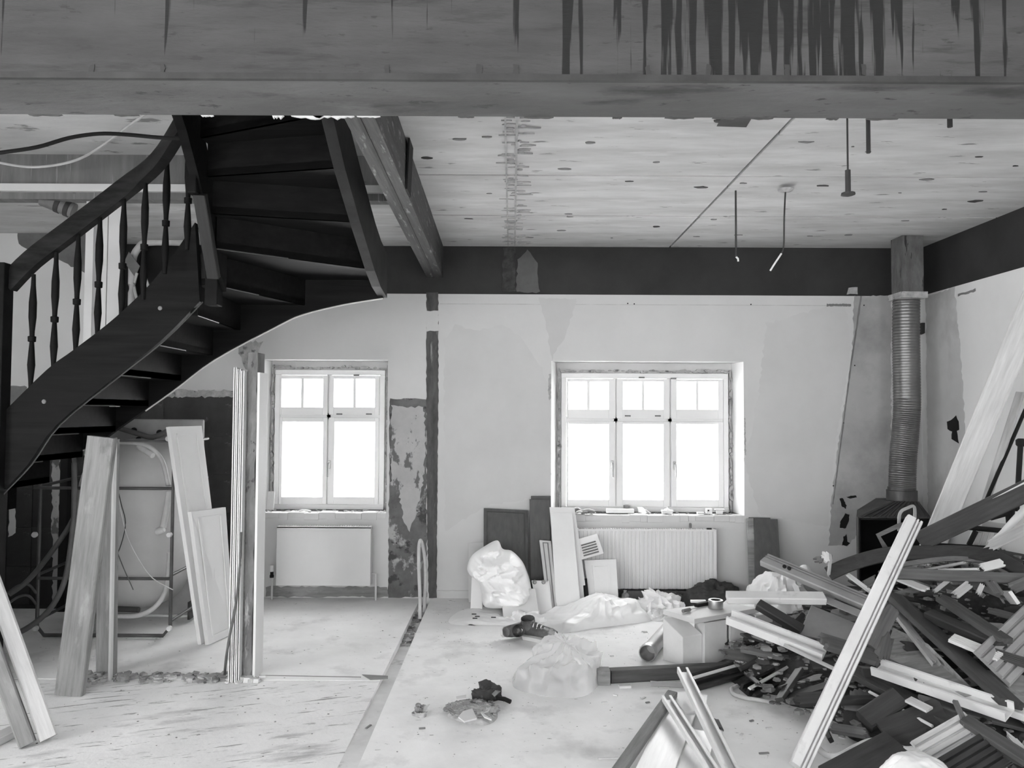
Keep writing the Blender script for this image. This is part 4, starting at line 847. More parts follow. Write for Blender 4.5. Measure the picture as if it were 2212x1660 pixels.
# heap of sweepings
def inpoly(cx, cy, rx, ry): return lambda r: (lambda a, d: fl(cx+rx*d*math.cos(a), cy+ry*d*math.sin(a)))(r.random()*6.283, r.random()**.6)
def onheap(r):
    p = inpoly(1020,1542,58,22)(r); d_ = (p - fl(1020,1544)).length; p.z = max(0, .04*(1-(d_/.2)**2)); return p
sw_ = chips(420, onheap, .004, .02, .5)
tag(sw_.build('sweepings', m_rub), 'small heap of swept rubble and chips on the open floor', 'rubble', kind='stuff')
dome('dust_pile', 'low mound of grey dust under the swept rubble', 'dust', [fl(965,1545), fl(1000,1562), fl(1050,1568), fl(1075,1550), fl(1060,1522), fl(1000,1522)], .035, fl(1020,1544), mat('grey_dust', .5, .25, 20, ro=.95, bp=.6), amp=.008, fs=10)
for k, (px, lab) in enumerate((([(1025,1531),(1050,1521),(1062,1531),(1055,1541),(1040,1546)],'rounded pale plaster shard on the swept rubble'), ([(985,1508),(1007,1504),(1007,1512),(987,1514)],'small bright flat chip at the back of the swept rubble'), ([(1038,1541),(1058,1554),(1062,1558),(1046,1552)],'narrow pale sliver at the right of the swept rubble'), ([(1000,1540),(1020,1534),(1030,1555),(1003,1562),(990,1552)],'large thin plaster flake lying at the front of the swept rubble'))):
    zz = .03 + .006*k; tag(MB().prism([fl(x, y, zz) for x, y in px], (0,0,.007)).build('plaster_shard', m_white2), lab, 'plaster')
rg = thing('dirty_rag', 'crumpled dark rag with a stick-like tail behind the swept rubble', 'rag', fl(1055,1512))
dome('cloth', '', '', [fl(1020,1512), fl(1040,1520), fl(1070,1516), fl(1085,1508), fl(1060,1500), fl(1030,1502)], .07, fl(1050,1510), m_dark, amp=.035, fs=9, parent=rg, rings=24)
MB().tube([fl(1072,1508,.03), fl(1090,1511,.02), fl(1103,1517,.012)], .012, 6).build('tail', m_black, rg)
MB().prism([fl(1062,1500,.05), fl(1074,1502,.06), fl(1068,1506,.09)], (.02,.03,.01)).build('flap', m_mid, rg)
dome('paper_scrap', 'small crumpled scrap of dark and white paper left of the swept rubble', 'paper', [fl(890,1545), fl(905,1552), fl(920,1550), fl(918,1540), fl(900,1538)], .05, fl(907,1545), m_rub, amp=.04, fs=16)
for k, (x, y, l, a) in enumerate(((1268,1417,.05,.1),(1322,1447,.04,.5),(1386,1366,.05,0),(905,1576,.04,.2),(1390,1368,.04,.3),(1318,1419,.03,.2),(790,1576,.06,1.2),(1325,1503,.03,-.4),(1385,1512,.05,.8),(1395,1520,.03,.4),(1300,1520,.04,.3),(1292,1641,.12,.1),(1620,1560,.03,.5),(1655,1575,.04,.2),(1600,1590,.03,.9),(1640,1630,.06,.15))):
    p = fl(x, y); tag(plankmb(l*.8, .011, .006).build('floor_chip', m_white2 if k % 3 else m_mid, mw=Matrix.Translation(p) @ Matrix.Rotation(a, 4, 'Z')), 'stray pale chip on the floor ' + ('between film bag and metal duct','just left of the metal duct foot','behind the metal duct','left of the swept rubble','by the paper wad','right behind the film bag','beside the end of the floor chase','in front of the squared timber','left of the narrow grey board','by the card behind the profiles','right of the film bag','near the lower edge below the film bag','between hose end and white profiles','right of the white profiles','beside the lower white profile','near the foot of the grooved trim')[k], 'chip', 'stray floor chips')
# crumbs in the floor chase and scattered dust
ck = chips(90, lambda r: V((r.uniform(CHX0, CHX1), r.uniform(5.4, 6.55), -.045)), .01, .03, .8); tag(ck.build('chase_rubble', m_rub), 'dark rubble lying in the far end of the floor chase', 'rubble', kind='stuff')
ck = chips(260, lambda r: V((r.uniform(-4.3,-.8), 3.3+2.4*r.random()**2, -.001)), .002, .007, .5); tag(ck.build('floor_grit', m_rub), 'fine grit strewn over the chiselled floor at the left', 'grit', kind='stuff')
ck = chips(260, lambda r: V((r.uniform(-.6,2.0), r.uniform(3.3,6.3), 0)), .0015, .005, .5); tag(ck.build('floor_grit', m_rub), 'fine grit strewn over the smooth floor on the right', 'grit', kind='stuff')

# ------------------------------------------------------------------ blocks, tools, pipe
def blk(px_l, px_c, px_r, yb, h, label, chamf=0):
    a, b, c = fl(px_l, yb[0]), fl(px_c, yb[1]), fl(px_r, yb[2]); d = a + (c-b)
    if chamf:
        poly = [a, b, c, d]; top_ = [p + V((0,0,h*(1, .66, .68, 1)[i])) for i, p in enumerate(poly)]
        mb = MB().add(poly+top_, [(3,2,1,0),(4,5,6,7),(0,1,5,4),(1,2,6,5),(2,3,7,6),(3,0,4,7)])
    else: mb = MB().prism([a,b,c,d], (0,0,h))
    return tag(mb.build('plaster_block', m_block, bevel=.004), label, 'block', 'blocks under the work board')
blk(1432,1475,1517,(1427,1439,1433), .27, 'white block with sloping top, leftmost under the work board', 1)
blk(1500,1522,1571,(1418,1437,1428), .262, 'second white block from the left under the work board')
blk(1556,1577,1626,(1410,1428,1419), .262, 'stained white block, third from the left under the work board')
blk(1612,1633,1670,(1402,1418,1410), .262, 'rightmost white block under the work board, in shade')
wbq = [fl(1432,1328,.27), fl(1500,1349,.27), fl(1640,1324,.27), fl(1560,1312,.27)]
tag(MB().prism(wbq, (0,0,.032)).build('work_board', m_white2, bevel=.003), 'thick pale board laid on the white blocks as a bench', 'board')
zb_ = .304
def ob(x, y): return fl(x, y, zb_)
p = ob(1546,1314); tp = thing('tape_roll', 'roll of packing tape standing on the work board', 'tape', p)
MB().lathe([(.034,0),(.047,0),(.048,.004),(.048,.05),(.047,.054),(.034,.054),(.034,0)], p, 24, cap=False).build('tape', m_metal, tp, smooth=.6); MB().lathe([(.03,.001),(.0335,.001),(.0335,.053),(.03,.053),(.03,.001)], p, 24, cap=False).build('core', m_dark, tp, smooth=.6)
kn = thing('utility_knife', 'black handled knife lying on the work board left of the tape roll', 'knife', ob(1516,1310))
M_, L = frame(ob(1503,1312), ob(1530,1307), (0,0,1)); plankmb(L, .03, .022).build('handle', m_black, kn, mw=M_); M_, L = frame(ob(1530,1307), ob(1540,1304), (0,0,1)); plankmb(L, .012, .003).build('blade', m_metal, kn, mw=M_)
M_, L = frame(ob(1492,1302), ob(1524,1302), (0,0,1)); tag(plankmb(L, .022, .016).build('folding_rule', m_cab, mw=M_), 'pale folding rule lying behind the black knife', 'rule')
sd_ = thing('screwdriver', 'small screwdriver with a grey grip lying at the front of the work board', 'screwdriver', ob(1488,1322))
MB().tube([ob(1475,1325)+V((0,0,.012)), ob(1484,1323)+V((0,0,.013)), ob(1490,1321)+V((0,0,.011))], .012, 8).build('grip', m_mid, sd_, smooth=1); MB().tube([ob(1490,1321)+V((0,0,.011)), ob(1506,1315)+V((0,0,.006))], .003, 6).build('shaft', m_metal, sd_, smooth=1)
p0 = fl(1398,1431)+V((0,0,.055)); p1 = fl(1442,1378)+V((0,0,.055)); dp = thing('metal_duct', 'short galvanised spiral duct lying beside the white blocks', 'duct', V((p0.x,p0.y,0)))
ax = (p1-p0); Lp = ax.length; M_, L = frame(p0, p1, (0,0,1)); R4 = M_.to_3x3() @ Matrix.Rotation(math.pi/2, 3, 'Y')
dt_ = MB().lathe([(.049,0),(.055,0),(.057,.02),(.053,.03),(.057,.045),(.053,.06),(.055,.075),(.05,.09),(.05,Lp),(.045,Lp),(.046,.06),(.049,0)], p0, 24, R4, cap=False).build('tube', m_metal, dp, smooth=.6)
MB().lathe([(.0,.16),(.0455,.16),(.0455,.17),(0,.17)], p0, 20, R4).build('damper', m_metal, dt_)
# sacks in the background
dome('plastic_wad', 'crumpled wad of white plastic between plump sack and dark sack', 'bag', [fl(1370,1330), fl(1390,1340), fl(1440,1338), fl(1480,1325), fl(1470,1312), fl(1420,1308), fl(1380,1316)], .15, fl(1425,1324), m_plas, amp=.07, fs=4.5, pw=1.7, pleat=13, oc=3)
dome('paper_wad', 'small wad of white paper left of the work board', 'paper', [fl(1405,1338), fl(1420,1344), fl(1440,1340), fl(1438,1328), fl(1412,1328)], .07, fl(1422,1336), m_cab, amp=.03, fs=10)
dome('dark_sack', 'dark grey sack slumped against the ribbed radiator', 'sack', [fl(1462,1310), fl(1510,1318), fl(1580,1312), fl(1606,1302), fl(1590,1296), fl(1520,1296)], .2, fl(1540,1305), m_sackd, amp=.03, fs=6)
dome('dark_bag', 'small grey bag end beside the dark sack', 'bag', [fl(1428,1306), fl(1450,1312), fl(1474,1308), fl(1468,1298), fl(1440,1298)], .1, fl(1452,1304), m_mid, amp=.03, fs=8)
dome('white_sack', 'long folded white sack behind the work board', 'sack', [fl(1512,1330), fl(1580,1336), fl(1660,1338), fl(1745,1330), fl(1735,1308), fl(1640,1306), fl(1550,1314)], .33, fl(1690,1318), m_plas, amp=.06, fs=3, pw=1.8, pleat=21, oc=3, hf=lambda p: max(.35, min(1, (p.x-fl(1500,1330).x)/.8)))
plank('floor_pipe', 'grey length of pipe lagging lying along the wall below the ribbed radiator', 'pipe', fl(1355,1300)+V((0,.02,.02)), fl(1480,1300)+V((0,.02,.02)), .07, .07, (0,0,1), m_mid)
dome('foam_tuft', 'small upright white foam tuft on the floor at the radiator foot', 'foam', [fl(1340,1302), fl(1350,1305), fl(1360,1301), fl(1350,1297)], .1, fl(1350,1301), m_white2, amp=.015, fs=10, pw=1.2)
quad('wardrobe_panel', 'brown panel leaning right of the wide window, rear one', 'panel', *lean(1625,1700,1292,6.35,1618,1664,1118,1119,6.57), .018, m_brown)
quad('wardrobe_panel', 'brown panel with a pale edge leaning right of the wide window, front one', 'panel', *lean(1632,1692,1294,6.25,1630,1680,1121,1122,6.51), .018, m_brown)
quad('wardrobe_panel', 'thin pale-edged board leaning at the left of the two brown panels', 'panel', *lean(1620,1634,1294,6.3,1614,1628,1120,1120,6.54), .018, m_board)
# ------------------------------------------------------------------ stove in the corner
sx0, sx1 = at(1850,1150,6.0).x, at(2012,1150,6.0).x; zt_ = at(1850,1118,6.0).z
st = thing('fireplace_insert', 'black fireplace insert with ribbed hood in the room corner', 'fireplace', ((sx0+sx1)/2, 6.2, 0))
bx0 = at(1852,1150,6.45).x; fb_ = MB(); fb_.prism([V((sx0,6.0,0)),V((sx0+.03,6.0,0)),V((bx0+.03,6.45,0)),V((bx0,6.45,0))], (0,0,zt_)).box(sx1-.03, sx1, 6.0, 6.45, 0, zt_).box(bx0, sx1, 6.42, 6.45, 0, zt_).prism([V((sx0,6.0,zt_-.02)),V((sx1,6.0,zt_-.02)),V((sx1,6.45,zt_-.02)),V((bx0,6.45,zt_-.02))], (0,0,.02)).prism([V((sx0,6.0,0)),V((sx1,6.0,0)),V((sx1,6.45,0)),V((bx0,6.45,0))], (0,0,.12))
fb_.build('firebox', m_black, st); MB().tube([V((sx0+.01,5.995,.1)), V((sx0+.01,5.995,zt_)), V((sx1-.01,5.995,zt_)), V((sx1-.01,5.995,.1))], .012, 6, up=(0,1,0)).build('door_frame', m_dmetal, st)
tx0, tx1 = at(1918,1086,6.15).x, at(1978,1086,6.15).x; zh = at(1950,1083,6.15).z
hood = MB().add([(sx0,6.0,zt_),(sx1,6.0,zt_),(sx1,6.45,zt_),(bx0,6.45,zt_),(tx0,6.1,zh),(tx1,6.1,zh),(tx1,6.35,zh),(tx0,6.35,zh)], [(3,2,1,0),(4,5,6,7),(0,1,5,4),(1,2,6,5),(2,3,7,6),(3,0,4,7)])
hd = hood.build('hood', mat('cast_iron', .06, .25, 6, ro=.65, bp=.3), st)
for k in range(9):
    t = (k+.5)/9; a = V((sx0+(sx1-sx0)*t, 5.99, zt_)); b = V((tx0+(tx1-tx0)*t, 6.09, zh)); MB().tube([a, b], .009, 5).build('hood_rib', m_dark, hd)
pc = at(1948,1070,6.22); cl = V((pc.x, 6.22, 0)); z0_, z1_ = zh, at(1948,1053,6.22).z
MB().lathe([(.115,z0_-.01),(.115,z0_+.08),(.105,z0_+.082),(.105,z1_)], cl, 24).build('flue_collar', m_dmetal, st, smooth=.6)
fpts = smv([V((at(x,y,6.22).x, 6.22, at(x,y,6.22).z)) for x, y in ((1949,1056),(1950,1000),(1955,940),(1959,880),(1958,800),(1957,720),(1958,640))], 40)
flue = MB().sweep(fpts, lambda i: [((.1+(.004 if i%3==0 else 0))*math.cos(k*math.pi/12), (.1+(.004 if i%3==0 else 0))*math.sin(k*math.pi/12)) for k in range(24)], up=(0,1,0)).build('flue_pipe', mat('flue_metal', .2, .25, 5, ro=.38, bp=.03, met=.85), smooth=1)
tag(flue, 'ribbed flexible metal flue pipe rising from the fireplace insert', 'flue pipe')
a, b = at(1926,638,6.3), at(1990,516,6.15)
sh_ = struct(MB().box(a.x, b.x, 6.12, 6.3, a.z-.02, ZC).build('chimney_shaft', mat('rough_shaft', .13, .35, 6, (2,2,.8), .95, .8, sp=[(.04, 5, (3,3,.5), .62, .66)])), 'rough chimney shaft stub above the flue pipe')
MB().box(a.x-.02, b.x+.02, 6.1, 6.32, a.z-.05, a.z).build('shaft_collar', m_rough, sh_)
patchx('wall_socket', [(1990,700),(1998,698),(1998,720),(1990,724)], XR, m_dark, wall_right, .03, .002)
# ------------------------------------------------------------------ things hanging from the ceiling
def hang(x, yb, Y, r, m, name, label, cat, tip=None):
    p = at(x, yb, Y); root = thing(name, label, cat, V((p.x, p.y, p.z)))
    MB().tube([V((p.x,p.y,ZC)), p+V((0,0,.12 if tip else 0))], r, 6).build('rod', m, root)
    if tip:
        MB().tube([p+V((0,0,.12)), p+V((0,0,.015))], r*3, 8).build('sleeve', m_dark, root); MB().lathe([(.008,.02),(.03,.015),(.032,.006),(.012,0)], p, 10).build('anchor_plate', m_dark, root)
    return root
hang(1832, 424, 3.45, .004, m_dark, 'hanger_rod', 'thin threaded rod with anchor plate hanging from the ceiling', 'rod', 1)
hang(1876, 331, 3.3, .009, m_dark, 'hanger_rod', 'short rough rod hanging right of the anchored one', 'rod')
hang(2052, 275, 3.3, .011, m_dark, 'hanger_rod', 'stubby rod end hanging near the right side of the beam', 'rod')
p = at(1588, 412, 4.9); w_ = thing('ceiling_wire', 'straight wire hanging from the ceiling with a bent white tip', 'wire', at(1590,560,4.9))
q_ = at(1590,555,4.9); MB().tube([V((q_.x,4.9,ZC)), q_], .006, 6).build('wire', m_dark, w_); MB().tube([q_, q_+V((.012,0,-.012)), q_+V((.014,0,-.03))], .006, 6).build('bare_tip', m_cab, w_)
w_ = thing('ceiling_wire', 'curling wire hanging from a torn ceiling box', 'wire', at(1665,585,4.8))
pt = at(1697,412,4.8); MB().tube(smv([V((pt.x,4.8,ZC-.01)), at(1694,470,4.8), at(1693,530,4.8), at(1688,548,4.8)]), .005, 6).build('wire', m_dark, w_); MB().tube(smv([at(1688,548,4.8), at(1680,560,4.8), at(1672,572,4.8), at(1664,585,4.8)]), .006, 6).build('bare_tip', m_cab, w_)
MB().lathe([(.05,.0),(.045,.012),(.02,.02)], V((pt.x,4.8,ZC-.018)), 10, Matrix.Rotation(math.pi,3,'X')).build('ceiling_box', m_rough, w_)
pz = [(1548,272),(1560,251),(1626,251),(1612,274)]
MB().prism([V((fl(x,y,ZC).x, fl(x,y,ZC).y, ZC-.001)) for x, y in pz], (0,0,-.002)).build('dark_recess', m_dark, ceiling)
for k in range(38):
    x = RN.uniform(920,2200); y = RN.uniform(252,520); p = fl(x, y, ZC)
    if p.y > 6.4 or p.x > 3.4 or p.x < -.5: continue
    n = 6; w = RN.uniform(.01,.05); d_ = w*RN.uniform(.25,.6); n = 9
    MB().prism([V((p.x+w*math.cos(t)*RN.uniform(.6,1.2), p.y+d_*math.sin(t)*RN.uniform(.6,1.2), ZC+.003)) for t in [i*6.283/n for i in range(n)]], (0,0,-.005)).build('spall_mark', m_mid if RN.random()<.7 else m_dark, ceiling)

nt_ = MB().prism([fl(782,1459,.0), fl(800,1470,.0), fl(838,1468,.0), fl(838,1462,.0)], (0,0,.004)); nt_.build('broken_edge', m_mid, f2)
for x0, y0, x1, y1 in ((560,1459,780,1463),): MB().prism([fl(x0,y0), fl(x1,y1), fl(x1,y1+1.5), fl(x0,y0+1.5)], (0,0,.001)).build('floor_joint', m_board, f2)
# ------------------------------------------------------------------ the debris heap at the right
def hh(X, Y):
    a = .80*math.exp(-((X-3.05)/1.0)**2 - ((Y-4.85)/.85)**2)
    b = .30*math.exp(-((X-2.3)/.55)**2 - ((Y-3.95)/.55)**2)
    c = .22*math.exp(-((X-1.75)/.45)**2 - ((Y-4.75)/.5)**2)
    return max(a, b, c) + .35*(a+b+c-max(a,b,c))
def hp(x, y, o=0.0):
    d = ray(x, y); Y = 2.6; best = None
    while Y < 6.2:
        p = O + d*(Y/d.y)
        if p.x > XR-.08: break
        g_ = p.z - hh(p.x, p.y) - o
        if best is None or g_ < best[0]: best = (g_, p)
        if g_ <= 0: return p
        Y += .015
    return best[1]
UP, CAMN = V((0,0,1)), V((0,-.75,.65))
def pw(n): return V(n)
m_dwood = mat('dark_painted_wood', .045, .35, 3, WOODX, .55, .15, rnd=.35)
m_mwood = mat('weathered_wood', .12, .3, 3, WOODX, .75, .2, rnd=.4, sp=[(.32, 3, (1,6,6), .6, .72)])
m_lwood = mat('bare_broken_wood', .5, .22, 3, WOODX, .75, .2, rnd=.3, sp=[(.2, 3, (1,6,6), .6, .72)])
m_pvc = mat('dirty_white_profile', .72, .08, 3, ro=.4, bp=.05, sp=[(.45, 4, (1,1,1), .6, .72)])
m_galv = mat('dull_galvanised', .36, .15, 4, ro=.45, bp=.05, met=.3)
m_track = mat('black_grooved_rail', .03, .3, 5, ro=.4, bp=.05, sp=[(.12, 4, (1,8,8), .6, .7)])
m_gloss = mat('varnished_pale_board', .72, .1, 3, WOODX, .3, .04, spec=.5)
# underlying mound of fine debris
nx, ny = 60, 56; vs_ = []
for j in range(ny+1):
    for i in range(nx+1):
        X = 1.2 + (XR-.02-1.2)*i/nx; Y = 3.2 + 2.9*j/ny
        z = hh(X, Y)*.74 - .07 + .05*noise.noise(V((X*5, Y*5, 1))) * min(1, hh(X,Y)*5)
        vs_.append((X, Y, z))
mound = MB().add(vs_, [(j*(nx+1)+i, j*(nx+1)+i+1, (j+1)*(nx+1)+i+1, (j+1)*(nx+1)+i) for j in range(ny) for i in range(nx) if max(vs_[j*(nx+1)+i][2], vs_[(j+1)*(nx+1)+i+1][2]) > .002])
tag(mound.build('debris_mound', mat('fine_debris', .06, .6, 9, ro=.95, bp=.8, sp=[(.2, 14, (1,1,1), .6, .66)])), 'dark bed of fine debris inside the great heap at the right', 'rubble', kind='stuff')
def heapspot(r):
    while 1:
        X, Y = r.uniform(1.35, XR-.15), r.uniform(3.35, 5.7)
        if hh(X, Y) > .05: return V((X, Y, hh(X, Y)*.85 + r.uniform(-.02,.03)))
tag(chips(1300, heapspot, .008, .035, .7).build('heap_chips', mat('mixed_chips', .2, .7, 3, ro=.9, bp=.3, sp=[(.6, 5, (1,1,1), .6, .63), (.03, 7, (1,1,1), .58, .62)])), 'countless small splinters and chips spread over the great heap', 'rubble', kind='stuff')
# fillers
kinds = [('dark_board_scrap', 'dark splintered board scrap in the debris heap', 'dark board scraps in the heap', m_dwood), ('grey_board_scrap', 'grey weathered board scrap in the debris heap', 'grey board scraps in the heap', m_mwood), ('pale_board_scrap', 'pale splintered board scrap in the debris heap', 'pale board scraps in the heap', m_lwood), ('white_trim_scrap', 'white broken trim scrap in the debris heap', 'white trim scraps in the heap', m_pvc)]
rf = random.Random(5)
for k in range(260):
    c = heapspot(rf); L = rf.uniform(.1, .7)*(1 if rf.random() < .5 else .45); a = rf.uniform(0, math.pi)
    d = V((math.cos(a), math.sin(a)*.7, rf.uniform(-.25,.3))).normalized()
    p0, p1 = c - d*L/2, c + d*L/2
    for p in (p0, p1):
        p.z = max(p.z, .02); p.x = min(p.x, XR-.1); p.z = max(p.z, hh(p.x, p.y)*.7)
    if c.x < 2.1: L_ = min(1, .3/max(.05,(p1-p0).length)); p0, p1 = c.lerp(p0, L_), c.lerp(p1, L_)
    nm, lb, gr, m = kinds[rf.choices(range(4), (50, 24, 18, 8) if c.x > 2.1 else (70, 30, 0, 0))[0]]
    zone = 'at the back' if c.y > 5.0 else 'on the left foot' if c.x < 2.1 else 'at the front foot' if c.y < 4.0 else 'by the side wall' if c.x > 2.9 else 'in the middle'
    lb = lb.replace(' in the', ', ' + zone + ' of the'); gr = gr + ', ' + zone
    nr = V((rf.uniform(-.6,.6), rf.uniform(-.8,.2), rf.uniform(.3,1)))
    if (p1-p0).length < .06: continue
    plank(nm, lb, 'wood scrap', p0, p1, rf.uniform(.02,.09), rf.uniform(.008,.03), nr, m, group=gr, jag=(.05,.05) if rf.random() < .6 else (0,0))
def D(x, y, Y): return at(x, y, Y)
def P(name, label, a, b, w, t, nrm, m, kind='box', jag=(0,0), cat='board', **k):
    a = a if isinstance(a, V) else hp(*a); b = b if isinstance(b, V) else hp(*b)
    return plank(name, label, cat, a, b, w, t, nrm, m, kind, None, jag)
# leaning on the right wall
tp_ = atx(2240, 630, XR-.1); bt_ = D(2027, 1150, 5.25); bt_ = bt_ + (bt_-tp_)*.35
P('long_plank', 'long pale plank leaning against the side wall above the heap', bt_, tp_, .15, .05, (-.45,-.9,.1), m_pale)
P('long_plank', 'thin pale tapering board leaning on the side wall right of the long plank', D(2110,1150,5.0), atx(2205,850,XR-.06), .05, .02, (-.8,-.6,0), m_lwood)
tag(MB().tube([D(2118,1110,4.95), atx(2215,885,XR-.03)], .012, 8).build('iron_rod', m_black, smooth=1), 'straight black iron rod leaning on the side wall', 'rod')
P('dark_plank', 'heavy dark plank with a pale top edge rising to the right edge of the heap', D(1990,1168,4.75), D(2280,1030,4.2), .115, .045, (-.1,-.95,.3), m_dwood)
P('pale_edge_strip', 'narrow pale highlight strip along the top of the heavy rising plank', D(1994,1152,4.72), D(2280,1012,4.17), .02, .02, (-.1,-.8,.6), m_pale)  # strip added as the white highlight on the plank's top edge
mf = thing('tubular_trestle', 'black tubular metal frame standing in the heap by the side wall', 'frame', D(2150,1180,4.8)); 
for a, b in (((2205,950),(2196,1105)), ((2174,1080),(2182,1155)), ((2192,1072),(2184,1120)), ((2090,1140),(2172,1148)), ((2140,1120),(2175,1110)), ((2108,1148),(2093,1178)), ((2010,1178),(2150,1186))):
    MB().tube([D(*a,4.85), D(*b,4.85)], .016, 8).build('tube', m_black, mf, smooth=1)
p = D(2205,958,4.85); MB().lathe([(.02,-.02),(.028,-.01),(.028,.02),(.015,.03)], p, 10).build('knob', m_black, mf, smooth=.8)
sl_ = thing('slatted_panel', 'pale slatted panel standing behind the black tubular frame', 'panel', D(2130,1190,5.0))
for k in range(6):
    a, b = D(2092+13*k,1188-1*k,5.0), D(2106+13*k,1138+1*k,5.0); M_, L = frame(a, b, (-.3,-.9,.2)); plankmb(L, .03, .014).build('slat', m_lwood, sl_, mw=M_)
M_, L = frame(D(2112,1132,5.02), D(2178,1140,5.02), (0,-1,.2)); plankmb(L, .04, .02).build('rail', m_lwood, sl_, mw=M_)
tag(MB().tube(smv([D(2150,1168,4.6), D(2165,1155,4.58), D(2185,1132,4.55), D(2215,1100,4.5), D(2240,1070,4.5)]), .022, 10).build('plastic_pipe', m_cab, smooth=1), 'bright white plastic pipe curving up at the right edge of the heap', 'pipe')
P('pale_board', 'pale board under the bright white pipe at the right edge', D(2122,1188,4.55), D(2260,1120,4.4), .06, .02, (-.1,-.9,.4), m_lwood, jag=(.05,.02))
# upper part of the heap
bent('bent_board', 'long dark bent board arching over the top of the heap', 'board', smv([D(1790,1240,4.75), D(1830,1222,4.75), D(1880,1206,4.72), D(1932,1197,4.7), D(2046,1194,4.65), D(2115,1198,4.6), D(2165,1212,4.55), D(2215,1242,4.5), D(2260,1272,4.45)]), .085, .03, (0,-.9,.45), m_dwood)
bent('bent_strip', 'pale splintered strip following under the arched dark board', 'strip', smv([D(1935,1222,4.66), D(2046,1208,4.62), D(2115,1212,4.58), D(2150,1225,4.55)]), .03, .012, (0,-.9,.45), m_mwood)
P('flat_board', 'straight dark board lying level below the arched one', D(1930,1241,4.5), D(2240,1254,4.35), .062, .03, (0,-.9,.4), m_mwood)
for k, (a, b, w, m, lab) in enumerate((((1975,1238),(2090,1216),.014,m_lwood,'thin pale lath just above the level dark board'), ((2022,1234),(2120,1232),.014,m_pvc,'thin bright lath lying on the level dark board'), ((2115,1230),(2170,1216),.05,m_pvc,'short white boards end under the arched board at right'), ((1935,1250),(2005,1278),.05,m_pvc,'bright split board left of centre in the upper heap'), ((2015,1282),(2055,1250),.022,m_lwood,'pale stick slanting up below the level dark board'), ((2060,1290),(2095,1262),.045,m_lwood,'pale broken piece in the middle of the upper heap'), ((2110,1288),(2122,1262),.025,m_lwood,'short upright pale stick in the upper heap'), ((2135,1255),(2160,1290),.06,m_mwood,'curved grey splinter near the right of the upper heap'), ((2180,1275),(2230,1255),.06,m_mwood,'grey board end at the right edge below the level board'))):
    P('lath', lab, (*a,.13), (*b,.13), w, .012, CAMN, m, jag=(.02,.02))
P('rail_bar', 'grey galvanised rail with two holes jutting left out of the heap', D(1652,1214,5.15), D(1905,1322,4.55), .10, .04, (.05,-.7,.7), m_galv, 'groove')
for x, y in ((1688,1231),(1698,1235)):
    p = D(x, y, 5.02); MB().lathe([(.013,0),(.013,.004)], p+V((0,-.055,.03)), 10, Matrix.Rotation(math.pi/2-.6,3,'X')).build('bolt_hole', m_black, bpy.data.objects['rail_bar'])
dome('lamp_bowl', 'pale round bowl lying behind the galvanised rail', 'bowl', [fl(1722,1238,.45), fl(1752,1238,.45), fl(1752,1228,.45), fl(1722,1228,.45)], .07, fl(1738,1233,.45), m_cab, amp=.002, z0=.42)
for k, (a, b, w, m, lab) in enumerate((((1775,1192),(1790,1218),.05,m_pvc,'white torn scrap sticking up at the left of the arched board'), ((1757,1215),(1785,1208),.04,m_mwood,'grey scrap behind the torn white one'), ((1788,1245),(1794,1195),.014,m_lwood,'pale upright splinter beside the torn white scrap'), ((1825,1240),(1885,1285),.02,m_lwood,'pale splintered lath running down from the arched board'), ((1860,1270),(1900,1250),.05,m_mwood,'grey block end left of the grooved trim'))):
    P('scrap_piece', lab, D(*a,4.75), D(*b,4.72), w, .02, CAMN, m, jag=(.03,.03), cat='wood scrap')
bent('bent_strip', 'pale bent strip making a corner in front of the fireplace', 'strip', [D(1915,1188,4.9), D(1897,1157,4.9), D(1940,1137,4.9), D(1968,1130,4.9)], .03, .012, (0,-.9,.3), m_mwood)
bent('bent_strip', 'thin looped metal band standing before the fireplace', 'strip', smv([D(1942,1148,4.95), D(1944,1110,4.95), D(1960,1098,4.95), D(1975,1096,4.95), D(1976,1128,4.95)]), .02, .006, (0,-.9,.3), m_galv)
# the long grooved trim in front
P('grooved_trim', 'long white door trim with dark grooves standing slantwise through the heap', D(1972,1128,4.2), fl(1722,1662)+V((0,0,.0)), .085, .045, (-.25,-.9,.25), m_pvc, 'groove')
# middle part
P('dark_plank', 'broad dark plank lying steeply down the right side of the heap', (1925,1292,.1), (2182,1530,.12), .12, .035, (.25,-.55,.8), m_dwood)
P('pale_edge_strip', 'pale split edge along the left of the broad steep plank', (1915,1303,.06), (2028,1448,.07), .05, .02, (.1,-.6,.8), m_lwood, jag=(.05,.1))
P('dark_plank', 'dark grey plank crossing below the broken end of the weathered one', (2008,1338,.09), (2165,1408,.1), .07, .05, (.1,-.8,.6), m_dwood)
P('weathered_plank', 'weathered plank with a splintered end on the right of the heap', (2024,1292,.13), (2172,1392,.14), .075, .03, (.1,-.6,.8), m_mwood, jag=(.07,0))
P('ribbed_strip', 'bright ribbed plastic strip lying on the right of the heap', (2055,1381,.1), (2160,1424,.1), .07, .015, (.1,-.6,.8), m_pvc, 'rib')
P('ribbed_strip', 'dull ribbed strip continuing to the right edge of the picture', (2150,1415,.1), (2250,1446,.1), .06, .015, (.1,-.6,.8), m_mwood, 'rib')
P('corrugated_sheet', 'grey ribbed sheet leaning up at the right edge of the picture', (2140,1448,.08), (2250,1338,.1), .2, .02, (.3,-.6,.7), m_galv, 'rib')
sh1 = [hp(1908,1416,.09), hp(1930,1357,.09), hp(2005,1392,.09), hp(2112,1500,.08), hp(2085,1506,.08)]
tag(MB().prism(sh1, (0,.01,-.02)).build('plaster_sheet', m_board), 'pale torn sheet lying in the middle of the heap', 'sheet')
sh2 = [hp(2128,1448,.04), hp(2200,1456,.04), hp(2260,1478,.04), hp(2260,1600,.04), hp(2190,1535,.04)]
